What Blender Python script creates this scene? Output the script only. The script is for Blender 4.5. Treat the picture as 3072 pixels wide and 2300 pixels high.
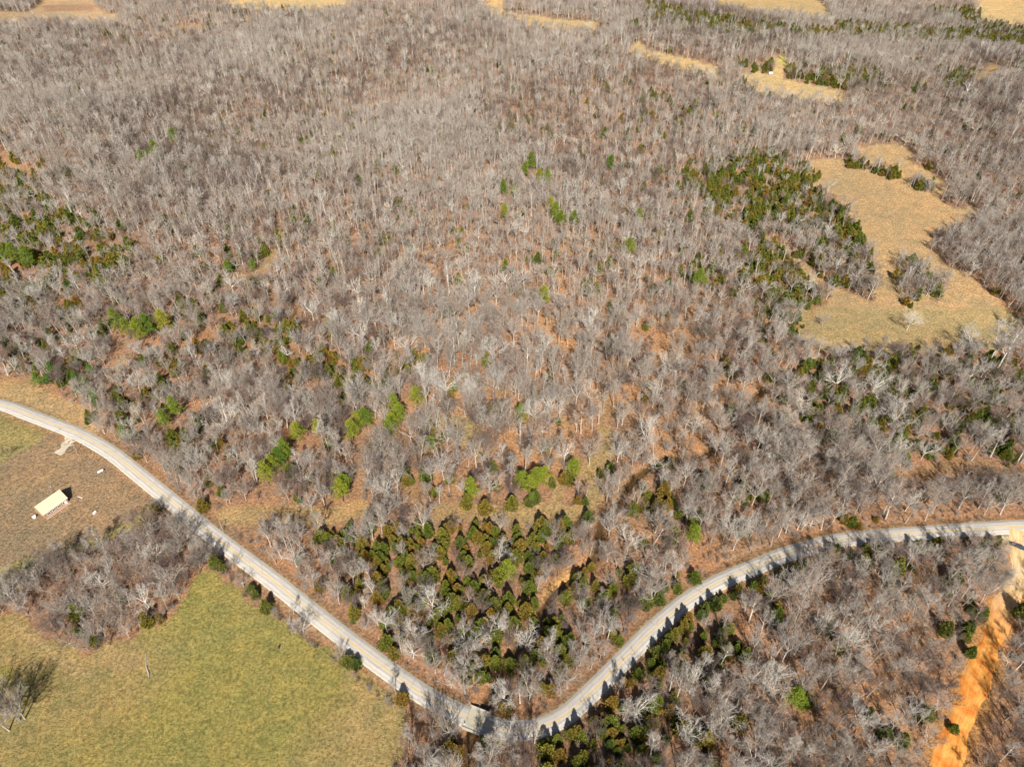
import bpy, math, random
import numpy as np
from mathutils import Vector

# ------------------------------------------------------------------ camera, sky, sun, exposure
for o in list(bpy.data.objects): bpy.data.objects.remove(o)
scn = bpy.context.scene
COL = scn.collection
F, CX, CY = 2128.0, 1536.0, 1150.0          # focal length and centre of the 3072x2300 frame
H = 250.0
PITCH = math.radians(41.0)
SP, CP = math.sin(PITCH), math.cos(PITCH)
cam = bpy.data.cameras.new("camera"); cam.sensor_width = 36; cam.lens = 36*F/3072
cam.clip_start = 1; cam.clip_end = 20000
co = bpy.data.objects.new("camera", cam); COL.objects.link(co)
co.location = (0, 0, H); co.rotation_euler = (math.pi/2-PITCH, 0, 0)
scn.camera = co

SUN_EL, SUN_AZ = math.radians(41), math.radians(4)      # shadows run away from the camera
w = bpy.data.worlds.new("World"); scn.world = w; w.use_nodes = True
nt = w.node_tree; bg = nt.nodes['Background']
sky = nt.nodes.new('ShaderNodeTexSky'); sky.sky_type = 'NISHITA'; sky.sun_disc = False
sky.sun_elevation = SUN_EL; sky.sun_rotation = math.pi-SUN_AZ
nt.links.new(sky.outputs[0], bg.inputs[0]); bg.inputs[1].default_value = 0.05
sl = bpy.data.lights.new("sun", 'SUN'); sl.energy = 5.0; sl.angle = math.radians(0.5); sl.color = (1, .95, .87)
so = bpy.data.objects.new("sun", sl); COL.objects.link(so)
sd = Vector((math.sin(SUN_AZ)*math.cos(SUN_EL), -math.cos(SUN_AZ)*math.cos(SUN_EL), math.sin(SUN_EL)))
so.rotation_euler = sd.to_track_quat('Z', 'Y').to_euler(); so.location = sd*400
scn.view_settings.view_transform = 'Standard'; scn.view_settings.look = 'None'
scn.view_settings.exposure = 0.58; scn.view_settings.gamma = 1
scn.render.engine = 'CYCLES'
scn.cycles.max_bounces = 4; scn.cycles.diffuse_bounces = 3; scn.cycles.transparent_max_bounces = 4

R = np.random.default_rng(7); rnd = random.Random(11)

# ------------------------------------------------------------------ polylines, polygons, terrain
def seg_dist(P, poly):
    """distance, side (+ = left of travel) and arclength of points P to a polyline"""
    P = np.asarray(P, float); best = np.full(len(P), 1e9); side = np.zeros(len(P)); arc = np.zeros(len(P)); s0 = 0
    for a, b in zip(poly[:-1], poly[1:]):
        a = np.asarray(a[:2], float); b = np.asarray(b[:2], float); d = b-a; L = math.hypot(*d)
        if L < 1e-9: continue
        t = np.clip(((P-a)@d)/L**2, 0, 1); q = a+t[:, None]*d; e = P-q
        dd = np.hypot(e[:, 0], e[:, 1]); m = dd < best
        cr = d[0]*(P[:, 1]-a[1])-d[1]*(P[:, 0]-a[0])
        best[m] = dd[m]; side[m] = np.sign(cr[m]); arc[m] = (s0+t*L)[m]; s0 += L
    return best, side, arc
def inside(P, poly):
    P = np.asarray(P, float); r = np.zeros(len(P), bool); n = len(poly)
    for i in range(n):
        x1, y1 = poly[i][:2]; x2, y2 = poly[(i+1) % n][:2]
        if y1 == y2: continue
        c = ((y1 > P[:, 1]) != (y2 > P[:, 1])) & (P[:, 0] < (x2-x1)*(P[:, 1]-y1)/(y2-y1)+x1)
        r ^= c
    return r
def smooth(pts, n=8):
    out = []; P = [np.array(p, float) for p in pts]; P = [2*P[0]-P[1]]+P+[2*P[-1]-P[-2]]
    for i in range(1, len(P)-2):
        for k in range(n):
            t = k/n; a, b, c, d = P[i-1:i+3]
            out.append(.5*((2*b)+(c-a)*t+(2*a-5*b+4*c-d)*t*t+(3*b-a-3*c+d)*t**3))
    out.append(P[-2]); return out
def resample(pts, step):
    pts = [np.array(p, float) for p in pts]; L = [0]
    for a, b in zip(pts[:-1], pts[1:]): L.append(L[-1]+np.linalg.norm((b-a)[:2]))
    n = max(2, int(L[-1]/step)+1); ts = np.linspace(0, L[-1], n); P = np.array(pts)
    return [np.array([np.interp(t, L, P[:, k]) for k in range(P.shape[1])]) for t in ts]

def h_base(x, y):
    return (2.2*np.sin(x/47+1)*np.sin(y/61+.5)+4.5*np.sin(x/150+.6)*np.sin(y/170+2.2)
            + 1.1*np.sin(x/29+y/41)+11*np.clip((y-300)/350, 0, 1)*np.sin(x/190+y/160+1)+4*np.clip((y-350)/200, 0, 1)*np.sin(x/75-y/90+2))
def at0(px, py, z=0.0):
    """pixel of the 3072x2300 frame to a world point z above the terrain"""
    u, v = px-CX, py-CY; s = SP+v/F*CP; zz = z
    for _ in range(14):
        k = (H-zz)/s; X = u/F*k; Y = k*(CP-v/F*SP); zn = float(h_base(X, Y))+z
        zz = .5*zz+.5*zn
    return np.array([X, Y])
def proj(x, y, z):
    dz = H-z; depth = y*CP+dz*SP; up = y*SP-dz*CP
    return CX+F*x/depth, CY-F*up/depth, depth
K = 1.38879                                   # sketches were taken at 2212 px width
def D(*pts): return [(a*K, b*K) for a, b in pts]
def crop(x0, y0, k, pts): return [(x0+a*k, y0+b*k) for a, b in pts]
def ground_line(px, n=8, step=None):
    g = smooth([at0(*p) for p in px], n); return resample(g, step) if step else g

road_px = [(-420, 1130), (-200, 1172), (0, 1213), (84, 1243), (190, 1283), (254, 1311), (338, 1361), (423, 1429), (507, 1497), (634, 1602), (740, 1682),
           (827, 1748), (975, 1866), (1068, 1938), (1165, 2010), (1249, 2069), (1334, 2118), (1393, 2145), (1446, 2166),
           (1493, 2183), (1569, 2190), (1637, 2176), (1704, 2139), (1763, 2086), (1823, 2027), (1886, 1963), (1949, 1898),
           (2013, 1841), (2076, 1792), (2161, 1744), (2272, 1697), (2357, 1663), (2441, 1638), (2526, 1619), (2652, 1606),
           (2778, 1597), (2916, 1587), (3072, 1578), (3300, 1570), (3600, 1560)]
ROAD = ground_line(road_px, 8, 2.0)
creek_px = [(1380, 2420), (1390, 2300), (1400, 2240), (1413, 2205), (1432, 2160), (1450, 2122), (1497, 2044), (1530, 1972), (1572, 1913),
            (1600, 1880), (1658, 1782), (1720, 1730), (1789, 1659), (1802, 1566), (1827, 1537), (1865, 1494), (1907, 1431), (1992, 1376),
            (2070, 1378), (2161, 1334), (2200, 1296), (2240, 1240), (2270, 1185), (2310, 1165), (2345, 1190)]
CREEK = ground_line(creek_px, 8, 1.5)
dirt_px = [(3060, 1590), (3066, 1685), (3041, 1769), (2999, 1862), (2965, 1946), (2935, 2022), (2906, 2107), (2872, 2192), (2842, 2275), (2800, 2420), (2760, 2560)]
DIRT = ground_line(dirt_px, 8, 2.0)
apron = ground_line([(214, 1296), (203, 1325), (190, 1346), (172, 1362)], 4)

def h_np(x, y):
    P = np.stack([np.ravel(x), np.ravel(y)], 1); z = h_base(P[:, 0], P[:, 1])
    d, _, arc = seg_dist(P, CREEK)
    z = z-2.3*np.exp(-(d/2.0)**2)-.4*np.exp(-(d/6)**2)
    dr, _, _ = seg_dist(P, ROAD)
    nr = np.clip((d-4)/3, 0, 1)
    z = z-.55*np.exp(-((dr-6.2)/1.3)**2)*nr
    return z
def hz(x, y): return float(h_np(np.array([x]), np.array([y]))[0])

# fields without trees (frame pixels)
B7 = (2272, 350, .4226)
F_TAN = crop(*B7, [(330, 340), (450, 290), (600, 310), (640, 370), (740, 385), (720, 215), (850, 200), (1000, 195), (1100, 250), (1110, 330), (1230, 370),
        (1290, 440), (1370, 500), (1290, 560), (1320, 620), (1430, 650), (1520, 640), (1570, 680), (1500, 740), (1300, 810), (1235, 830), (1230, 950), (1350, 1060),
        (1500, 1140), (1560, 1170), (1640, 1240), (1740, 1330), (1850, 1400), (1893, 1440), (1800, 1640), (1400, 1680), (1000, 1690), (650, 1670), (350, 1640),
        (280, 1570), (290, 1440), (270, 1350), (380, 1390), (500, 1310), (520, 1280), (370, 1170), (270, 1050), (150, 930), (20, 840), (100, 870), (250, 960),
        (380, 1070), (500, 1190), (640, 1250), (760, 1300), (835, 1300), (845, 1180), (830, 1040), (790, 920), (710, 800), (630, 650), (500, 520),
        (340, 500), (400, 470), (400, 390)])
ISL = [crop(*B7, [(985, 1010), (1060, 1000), (1160, 1060), (1200, 1130), (1330, 1190), (1350, 1290), (1300, 1320), (1190, 1300), (1060, 1345), (1010, 1310), (980, 1200)]),
       crop(*B7, [(620, 340), (700, 300), (760, 340), (800, 380), (1000, 390), (1010, 440), (880, 440), (800, 400), (740, 385), (640, 370)]),
       crop(*B7, [(1070, 450), (1130, 460), (1240, 500), (1230, 550), (1150, 550), (1080, 490)])]
DENSE = [crop(*B7, [(1235, 830), (1400, 740), (1560, 690), (1950, 720), (1950, 1400), (1740, 1310), (1500, 1130), (1350, 1050), (1240, 950)]),
         crop(*B7, [(280, 900), (600, 880), (780, 960), (830, 1060), (845, 1180), (835, 1300), (640, 1240), (500, 1180), (380, 1060)])]
F_PAST = D((-300, 1320), (60, 1330), (110, 1380), (190, 1410), (290, 1375), (345, 1350), (400, 1285), (440, 1232), (465, 1240), (545, 1300), (620, 1352), (700, 1400), (780, 1440),
           (850, 1500), (890, 1550), (885, 1600), (850, 1660), (820, 1800), (-300, 1800))
F_LAWN = D((-300, 880), (0, 885), (60, 900), (150, 935), (190, 958), (260, 1000), (300, 1045), (326, 1086), (318, 1125), (290, 1150), (240, 1172), (130, 1205), (40, 1262), (-20, 1300), (-300, 1330))
F_LAWN_MOWN = D((-20, 1010), (110, 935), (150, 940), (190, 958), (260, 1000), (300, 1045), (322, 1086), (285, 1120), (180, 1175), (0, 1225), (-300, 1230), (-300, 1090))
FT = crop(0, 0, .5877, [(-300, 60), (0, 60), (130, 65), (190, 30), (240, -60), (480, -60), (490, 40), (560, 75), (620, 68), (590, 90), (430, 95), (100, 110), (-300, 110)])
F_TOPS = [FT, D((398, -20), (804, -20), (720, 8), (550, 11)), D((1528, -25), (1745, -25), (1790, 22), (1764, 30), (1710, 24), (1619, 24), (1553, 14)),
          D((2099, -25), (2312, -25), (2312, 45), (2149, 39), (2116, 21)),
          D((1038, -10), (1085, -10), (1090, 26), (1190, 40), (1300, 50), (1290, 58), (1180, 48), (1075, 28))]
F_MID = [D((1602, 155), (1660, 159), (1718, 176), (1826, 197), (1820, 209), (1731, 200), (1640, 192)), D((1675, 122), (1695, 124), (1692, 162), (1670, 162)),
         D((1358, 104), (1383, 89), (1392, 106), (1441, 119), (1500, 131), (1553, 147), (1548, 155), (1490, 139), (1440, 128), (1395, 116))]
# grassy tracks and small openings: (points, half width in m, how yellow)
TRK = [(D((1060, 1106), (1099, 1107), (1139, 1097), (1178, 1100), (1221, 1107), (1265, 1097), (1285, 1070), (1276, 1043), (1278, 1012), (1300, 990), (1318, 965), (1305, 925)), 3.0, .8), (D((1305, 925), (1312, 890), (1306, 854), (1306, 800)), .9, .2),
       (D((930, 1112), (980, 1104), (1030, 1109), (1099, 1107)), 4.5, .6), (D((1100, 1114), (1150, 1110), (1230, 1115)), 5.5, .6),
       (D((1203, 1100), (1203, 1049), (1190, 1040)), 2.0, .8), (D((1139, 1103), (1151, 1140)), 1.6, .7),
       (D((1276, 1030), (1285, 1000), (1318, 965)), 4.5, .6), (D((768, 1095), (777, 1024), (786, 979), (789, 951), (830, 905), (880, 878)), 2.0, .0),
       (D((490, 1113), (560, 1112), (640, 1110), (700, 1116), (774, 1098)), 4.5, .7), (D((498, 597), (545, 598), (573, 578), (590, 548)), 3.8, .5),
       (D((950, 908), (1000, 925), (1035, 965)), 6.5, 1.0), (D((1955, 1030), (2016, 1022), (2092, 1013), (2160, 1020), (2260, 1026)), 4.2, .1),
       (D((-60, 832), (0, 830), (40, 832), (90, 850)), 5, .3), (D((0, 335), (60, 375), (90, 380)), 1.5, .3), (D((2105, 178), (2150, 142)), 5, .6),
       (D((390, 62), (435, 60)), 8, .2), (D((255, 790), (280, 770)), 4, .3), (D((840, 1010), (930, 1110)), 1.5, .1)]
TRACKS = [(ground_line(p, 4), w_, yel) for p, w_, yel in TRK]

# ------------------------------------------------------------------ materials
def newmat(name):
    m = bpy.data.materials.new(name); m.use_nodes = True
    return m, m.node_tree, m.node_tree.nodes['Principled BSDF']
def N(nt, t, **kw):
    n = nt.nodes.new(t)
    for k, v in kw.items(): setattr(n, k, v)
    return n
def noise(nt, vec, scale, detail=4, rough=.6):
    n = N(nt, 'ShaderNodeTexNoise'); n.inputs['Scale'].default_value = scale; n.inputs['Detail'].default_value = detail
    n.inputs['Roughness'].default_value = rough; nt.links.new(vec, n.inputs['Vector']); return n.outputs['Fac']
def maprange(nt, v, a, b, c, d):
    n = N(nt, 'ShaderNodeMapRange'); nt.links.new(v, n.inputs[0])
    for i, q in enumerate((a, b, c, d)): n.inputs[i+1].default_value = q
    return n.outputs[0]
def mix(nt, f, a, b, mode='MIX'):
    n = N(nt, 'ShaderNodeMix', data_type='RGBA', blend_type=mode)
    for s, v in ((0, f), (6, a), (7, b)):
        if hasattr(v, 'is_linked') or hasattr(v, 'links'): nt.links.new(v, n.inputs[s])
        elif isinstance(v, (int, float)): n.inputs[s].default_value = v
        else: n.inputs[s].default_value = (*v, 1)
    return n.outputs[2]
def pos(nt): return N(nt, 'ShaderNodeNewGeometry').outputs['Position']

def plain(name, col, rough=.8, var=.15, scale=3.0, metal=0.0, bump=0):
    m, nt, b = newmat(name); tc = N(nt, 'ShaderNodeTexCoord').outputs['Object']
    f = noise(nt, tc, scale)
    c = mix(nt, f, tuple(x*(1-var) for x in col), tuple(min(1, x*(1+var)) for x in col))
    nt.links.new(c, b.inputs['Base Color']); b.inputs['Roughness'].default_value = rough; b.inputs['Metallic'].default_value = metal
    b.inputs['Specular IOR Level'].default_value = .3
    return m

def tree_mat(name, a, b_, c=None, rough=.9, obj_var=.3):
    """per-tree tint from the instance's random value, patchy along the branches"""
    m, nt, b = newmat(name); oi = N(nt, 'ShaderNodeObjectInfo').outputs['Random']
    rp = N(nt, 'ShaderNodeValToRGB'); nt.links.new(oi, rp.inputs[0])
    e = rp.color_ramp.elements; e[0].color = (*a, 1); e[1].color = (*b_, 1)
    if c: k = e.new(.5); k.color = (*c, 1)
    f = noise(nt, N(nt, 'ShaderNodeTexCoord').outputs['Object'], 1.1, 3)
    v = maprange(nt, f, .3, .7, 1-obj_var, 1+obj_var)
    mul = N(nt, 'ShaderNodeVectorMath', operation='SCALE'); nt.links.new(rp.outputs[0], mul.inputs[0]); nt.links.new(v, mul.inputs['Scale'])
    nt.links.new(mul.outputs[0], b.inputs['Base Color']); b.inputs['Roughness'].default_value = rough
    b.inputs['Specular IOR Level'].default_value = .15
    return m
M = {}
M['bark_grey'] = tree_mat('grey bark', (.38, .33, .275), (.54, .49, .43), (.44, .38, .32))
M['bark_pale'] = tree_mat('pale bark', (.62, .57, .49), (.78, .74, .66), (.55, .50, .43), obj_var=.25)
M['bark_dark'] = tree_mat('dark bark', (.13, .10, .08), (.20, .16, .13))
M['twig_grey'] = tree_mat('grey twigs', (.275, .235, .197), (.44, .393, .342), (.35, .302, .255), obj_var=.2)
M['twig_pale'] = tree_mat('pale twigs', (.52, .47, .41), (.60, .56, .49))
M['twig_brown'] = tree_mat('reddish brown twigs', (.25, .17, .13), (.37, .27, .205), (.31, .215, .16))
M['twig_dark'] = tree_mat('dark twigs', (.12, .09, .08), (.20, .155, .13))
M['cedar'] = tree_mat('cedar foliage', (.11, .14, .02), (.25, .15, .028), (.165, .17, .025), obj_var=.5)
M['cedar_dark'] = tree_mat('dark cedar foliage', (.09, .12, .025), (.16, .155, .03), obj_var=.4)
M['pine'] = tree_mat('pine foliage', (.10, .17, .018), (.29, .28, .028), (.17, .22, .022), obj_var=.5)
M['pine_dark'] = tree_mat('dark pine foliage', (.08, .17, .025), (.14, .21, .03), obj_var=.3)
M['trunk_ever'] = plain('evergreen bark', (.17, .12, .09))

# ground: the vertex colour holds the zones of soil, grass and litter, noise breaks them up
m, nt, b = newmat('ground soil grass and litter'); M['ground'] = m
P_ = pos(nt); ca = N(nt, 'ShaderNodeVertexColor', layer_name='zone')
ga = N(nt, 'ShaderNodeAttribute', attribute_name='grassy').outputs['Fac']
n1 = noise(nt, P_, .9, 6, .75); n2 = noise(nt, P_, .16, 5, .65); n3 = noise(nt, P_, .03, 4, .6); n4 = noise(nt, P_, 2.6, 3, .7)
c0 = mix(nt, maprange(nt, n1, .34, .66, 0, 1), (.42, .40, .38), (1.45, 1.42, 1.40))
c1 = mix(nt, 1.0, ca.outputs['Color'], c0, 'MULTIPLY')
c2 = mix(nt, maprange(nt, n2, .35, .68, 0, 1), (.80, .84, .84), (1.16, 1.09, 1.02)); c3 = mix(nt, 1.0, c1, c2, 'MULTIPLY')
c4 = mix(nt, maprange(nt, n3, .35, .65, 0, 1), (.9, .96, .98), (1.1, 1.04, 1.0)); c5 = mix(nt, 1.0, c3, c4, 'MULTIPLY')
mg = N(nt, 'ShaderNodeMath', operation='MULTIPLY'); nt.links.new(maprange(nt, noise(nt, P_, .38, 5, .7), .53, .66, 0, .75), mg.inputs[0]); nt.links.new(ga, mg.inputs[1])
c6 = mix(nt, mg.outputs[0], c5, (.15, .17, .05))
nt.links.new(c6, b.inputs['Base Color']); b.inputs['Roughness'].default_value = 1; b.inputs['Specular IOR Level'].default_value = .05
bp = N(nt, 'ShaderNodeBump'); bp.inputs['Distance'].default_value = .7; bp.inputs['Strength'].default_value = .9
ad = N(nt, 'ShaderNodeMath', operation='ADD'); nt.links.new(n1, ad.inputs[0]); nt.links.new(n4, ad.inputs[1])
nt.links.new(ad.outputs[0], bp.inputs['Height']); nt.links.new(bp.outputs[0], b.inputs['Normal'])

# paved road: chip seal, polished wheel paths, repairs and cracks; UV.x across (m), UV.y along (m)
m, nt, b = newmat('chip seal paving'); M['road'] = m
uv = N(nt, 'ShaderNodeUVMap').outputs[0]; P_ = pos(nt)
sx = N(nt, 'ShaderNodeSeparateXYZ'); nt.links.new(uv, sx.inputs[0])
ab = N(nt, 'ShaderNodeMath', operation='ABSOLUTE'); nt.links.new(sx.outputs[0], ab.inputs[0])
wv = N(nt, 'ShaderNodeMath', operation='SINE'); mm = N(nt, 'ShaderNodeMath', operation='MULTIPLY'); nt.links.new(ab.outputs[0], mm.inputs[0]); mm.inputs[1].default_value = 3.9
nt.links.new(mm.outputs[0], wv.inputs[0])
ca_ = mix(nt, maprange(nt, wv.outputs[0], -1, 1, 0, 1), (.44, .405, .36), (.54, .505, .45))
mp = N(nt, 'ShaderNodeMapping'); mp.inputs['Scale'].default_value = (1, .12, 1); nt.links.new(uv, mp.inputs[0])
cb_ = mix(nt, 1.0, ca_, mix(nt, maprange(nt, noise(nt, mp.outputs[0], 1.3, 5, .7), .3, .7, 0, 1), (.82, .81, .82), (1.1, 1.09, 1.06)), 'MULTIPLY')
cc_ = mix(nt, maprange(nt, noise(nt, P_, .09, 3), .56, .62, 0, .25), cb_, (.36, .35, .34))
vo = N(nt, 'ShaderNodeTexVoronoi', feature='DISTANCE_TO_EDGE'); vo.inputs['Scale'].default_value = .12; nt.links.new(P_, vo.inputs[0])
cd_ = mix(nt, maprange(nt, vo.outputs[0], .0, .012, .45, 0), cc_, (.2, .19, .18))
nt.links.new(cd_, b.inputs['Base Color']); b.inputs['Roughness'].default_value = .85; b.inputs['Specular IOR Level'].default_value = .2

def two_tone(name, a, b2, scale, lo=.35, hi=.65, rough=.9, fine=True):
    m, nt, b = newmat(name); P_ = pos(nt)
    c = mix(nt, maprange(nt, noise(nt, P_, scale, 5, .65), lo, hi, 0, 1), a, b2)
    if fine: c = mix(nt, 1.0, c, mix(nt, maprange(nt, noise(nt, P_, scale*9, 3, .7), .3, .7, 0, 1), (.72, .70, .68), (1.18, 1.16, 1.14)), 'MULTIPLY')
    nt.links.new(c, b.inputs['Base Color']); b.inputs['Roughness'].default_value = rough; b.inputs['Specular IOR Level'].default_value = .15
    return m
M['yellow_line'] = two_tone('worn yellow paint', (.66, .43, .09), (.58, .45, .22), .5)
M['gravel'] = two_tone('pale gravel', (.62, .55, .44), (.48, .41, .31), .3)
# dirt road: pale yellow gravel by the junction turning to raw orange clay along its length (UV.y = metres)
m, nt, b = newmat('orange clay'); M['dirt'] = m
uv = N(nt, 'ShaderNodeUVMap').outputs[0]; sx = N(nt, 'ShaderNodeSeparateXYZ'); nt.links.new(uv, sx.inputs[0]); P_ = pos(nt)
c = mix(nt, maprange(nt, noise(nt, P_, .13, 5, .65), .38, .62, 0, 1), (.66, .44, .20), (.72, .53, .30))
d_ = mix(nt, maprange(nt, noise(nt, P_, .22, 5, .65), .35, .65, 0, 1), (.60, .18, .03), (.72, .38, .10))
e_ = mix(nt, maprange(nt, sx.outputs[1], 34, 62, 0, 1), c, d_)
mp = N(nt, 'ShaderNodeMapping'); mp.inputs['Scale'].default_value = (1, .1, 1); nt.links.new(uv, mp.inputs[0])
e_ = mix(nt, 1.0, e_, mix(nt, maprange(nt, noise(nt, mp.outputs[0], 1.1, 4, .6), .3, .7, 0, 1), (.72, .66, .6), (1.15, 1.15, 1.15)), 'MULTIPLY')
nt.links.new(e_, b.inputs['Base Color']); b.inputs['Roughness'].default_value = .95; b.inputs['Specular IOR Level'].default_value = .1
m, nt, b = newmat('creek water'); M['water'] = m
b.inputs['Base Color'].default_value = (.10, .055, .02, 1); b.inputs['Roughness'].default_value = .12
M['deck'] = two_tone('bridge concrete', (.45, .41, .30), (.42, .39, .32), .6)
M['concrete'] = plain('weathered concrete', (.44, .42, .37))
M['roof'] = plain('cream sheet roof', (.66, .56, .36), .5, .05, .6)
M['wall_brick'] = plain('reddish brick wall', (.42, .25, .17), .9, .2, 6)
M['walk'] = plain('brown paving', (.42, .28, .19)); M['white'] = plain('white paint', (.8, .8, .78), .5, .04)
M['glass'] = plain('dark window glass', (.05, .07, .09), .1, .1)
M['wood'] = plain('weathered timber', (.25, .20, .16), .9, .25, 4)
M['wood_pale'] = plain('pale timber', (.45, .40, .34), .9, .25, 4)
M['wire'] = plain('dull wire', (.2, .19, .18), .6, .1)
M['steel'] = plain('galvanised steel', (.55, .56, .57), .4, .1, 3, .6)
M['car_paint'] = plain('dark slate car paint', (.05, .065, .085), .25, .1)
M['rubber'] = plain('tyre rubber', (.03, .03, .03), .9)
M['stone'] = plain('tan rock', (.45, .36, .26), .9, .3, 2)
M['dark'] = plain('charred stump wood', (.06, .045, .04), .9)

# ------------------------------------------------------------------ mesh helpers
def obj(name, verts, faces, mat, parent=None, loc=None):
    me = bpy.data.meshes.new(name); me.from_pydata([tuple(map(float, v)) for v in verts], [], faces)
    if mat: me.materials.append(mat)
    o = bpy.data.objects.new(name, me); COL.objects.link(o)
    if parent: o.parent = parent
    if loc is not None: o.location = loc
    return o
def tag(o, label=None, cat=None, group=None, kind=None):
    for k, v in (('label', label), ('category', cat), ('group', group), ('kind', kind)):
        if v: o[k] = v
    return o
def empty(name, loc, rz=0, sc=1):
    o = bpy.data.objects.new(name, None); COL.objects.link(o); o.location = loc; o.rotation_euler = (0, 0, rz)
    if sc != 1: o.scale = (sc,)*3
    o.empty_display_size = .5
    return o
class MB:
    def __init__(s): s.v = []; s.f = []
    def box(s, c, d, rz=0):
        i = len(s.v); cs, sn = math.cos(rz), math.sin(rz)
        for z in (-1, 1):
            for x, y in ((-1, -1), (1, -1), (1, 1), (-1, 1)):
                X, Y = x*d[0]/2, y*d[1]/2; s.v.append((c[0]+X*cs-Y*sn, c[1]+X*sn+Y*cs, c[2]+z*d[2]/2))
        s.f += [(i, i+3, i+2, i+1), (i+4, i+5, i+6, i+7)]+[(i+a, i+(a+1) % 4, i+4+(a+1) % 4, i+4+a) for a in range(4)]; return s
    def tube(s, pts, rads, n=6, cap=True):
        pts = [np.array(p, float) for p in pts]; base = len(s.v); m_ = len(pts); ref = None
        for k, p in enumerate(pts):
            d = pts[min(k+1, m_-1)]-pts[max(k-1, 0)]; d = d/(np.linalg.norm(d)+1e-9)
            a = np.cross(d, (0, 0, 1.0)) if abs(d[2]) < .95 else np.cross(d, (1.0, 0, 0)); a /= np.linalg.norm(a)+1e-9; b2 = np.cross(d, a)
            for j in range(n):
                t = 2*math.pi*j/n; s.v.append(tuple(p+rads[k]*(math.cos(t)*a+math.sin(t)*b2)))
        for k in range(m_-1):
            for j in range(n):
                q = base+k*n; s.f.append((q+j, q+(j+1) % n, q+n+(j+1) % n, q+n+j))
        if cap: s.f.append(tuple(base+(m_-1)*n+j for j in range(n))); s.f.append(tuple(base+j for j in reversed(range(n))))
        return s
    def twig(s, p, q, r):
        """three sided tapering spike"""
        p = np.asarray(p, float); q = np.asarray(q, float); d = q-p; L = np.linalg.norm(d)+1e-9; d = d/L
        a = np.cross(d, (.3, .5, .81)); a /= np.linalg.norm(a)+1e-9; b2 = np.cross(d, a); i = len(s.v)
        for t in (0, 2.094, 4.189): s.v.append(tuple(p+r*(math.cos(t)*a+math.sin(t)*b2)))
        s.v.append(tuple(q)); s.f += [(i, i+1, i+3), (i+1, i+2, i+3), (i+2, i, i+3)]
        return s
    def tri(s, a, b2, c): i = len(s.v); s.v += [tuple(a), tuple(b2), tuple(c)]; s.f.append((i, i+1, i+2)); return s
    def build(s, name, mat, parent=None, loc=None): return obj(name, s.v, s.f, mat, parent, loc)

# ------------------------------------------------------------------ ground sheet
def axis(parts):
    a = [parts[0][0]]
    for lo, hi, st in parts:
        n = max(1, round((hi-lo)/st)); a += list(np.linspace(lo, hi, n+1)[1:])
    return np.array(a)
xs = axis([(-6500, -1500, 500), (-1500, -900, 60), (-900, -420, 5), (-420, -200, 2.4), (-200, 200, 1.5), (200, 420, 2.4), (420, 900, 5), (900, 1500, 60), (1500, 6500, 500)])
ys = axis([(-1500, 0, 150), (0, 70, 7), (70, 340, 1.5), (340, 640, 2.6), (640, 1300, 6), (1300, 2000, 50), (2000, 8000, 500)])
gx, gy = np.meshgrid(xs, ys); GP = np.stack([gx.ravel(), gy.ravel()], 1); n_x, n_y = len(xs), len(ys)
gz = h_np(GP[:, 0], GP[:, 1])
fade = np.clip(1-(np.abs(GP[:, 0])-900)/600, 0, 1)*np.clip(1-(GP[:, 1]-1300)/700, 0, 1); gz = gz*fade
# wobble the zone edges so that none of them is a ruled line
wob = 1.6*np.stack([np.sin(GP[:, 1]*.31+2*np.sin(GP[:, 0]*.17)), np.sin(GP[:, 0]*.37+2*np.sin(GP[:, 1]*.13))], 1)
GQ = GP+wob
pxx, pyy, dep = proj(GQ[:, 0], GQ[:, 1], h_base(GQ[:, 0], GQ[:, 1])); dep_ok = dep > 1
PX = np.stack([np.where(dep_ok, pxx, -9e3), np.where(dep_ok, pyy, 9e3)], 1)
colr = np.tile(np.array([.44, .235, .13]), (len(GP), 1))
def vn(x, y, s, k):                                  # cheap value noise from sines
    return .5+.25*(np.sin(x/s+k+1.7*np.sin(y/s*1.3+k))+np.sin(y/s*.9-k+1.5*np.sin(x/s*1.1)))
a_ = vn(GP[:, 0], GP[:, 1], 9, 1.0)[:, None]; b_ = vn(GP[:, 0], GP[:, 1], 31, 4.0)[:, None]
colr = colr*(1-.55*a_)+np.array([.33, .23, .16])*.55*a_
colr = colr*(1-.35*b_)+np.array([.27, .18, .12])*.35*b_
grassy = np.zeros(len(GP))
mdo = np.exp(-((PX[:, 1]-1150)/520)**2-((PX[:, 0]-1700)/800)**2)+.7*np.exp(-((PX[:, 1]-2000)/260)**2-((PX[:, 0]-2650)/300)**2)
mdo = (mdo*np.clip(vn(GP[:, 0], GP[:, 1], 12, 6.1)*1.7-.25, 0, 1))[:, None]; colr = colr*(1-.8*mdo)+np.array([.58, .33, .16])*.8*mdo
def paint(mask, c, g=0.0, k=1.0):
    mk = mask.astype(float)*k
    colr[:] = colr*(1-mk[:, None])+np.array(c)*mk[:, None]; grassy[:] = grassy*(1-mk)+g*mk
farm = GP[:, 1] > 1400
paint(GP[:, 1] > 400, (.34, .255, .19), 0, np.clip((GP[:, 1]-400)/300, 0, 1)*.55)
paint(farm, (.36, .27, .19))
paint(inside(PX, F_TAN), (.54, .37, .195), .03)
pg = vn(GP[:, 0], GP[:, 1], 22, 2.0)
green_tan = inside(PX, F_TAN) & (PX[:, 1] > 925)
paint(green_tan, (.47, .36, .17), .08, .7)
for k, f in enumerate(F_TOPS+F_MID): paint(inside(PX, f) | inside(PX-np.array([0, 10]), f) | inside(PX-np.array([0, 20]), f), (.58, .42, .21) if k else (.52, .37, .22), .0)
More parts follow.
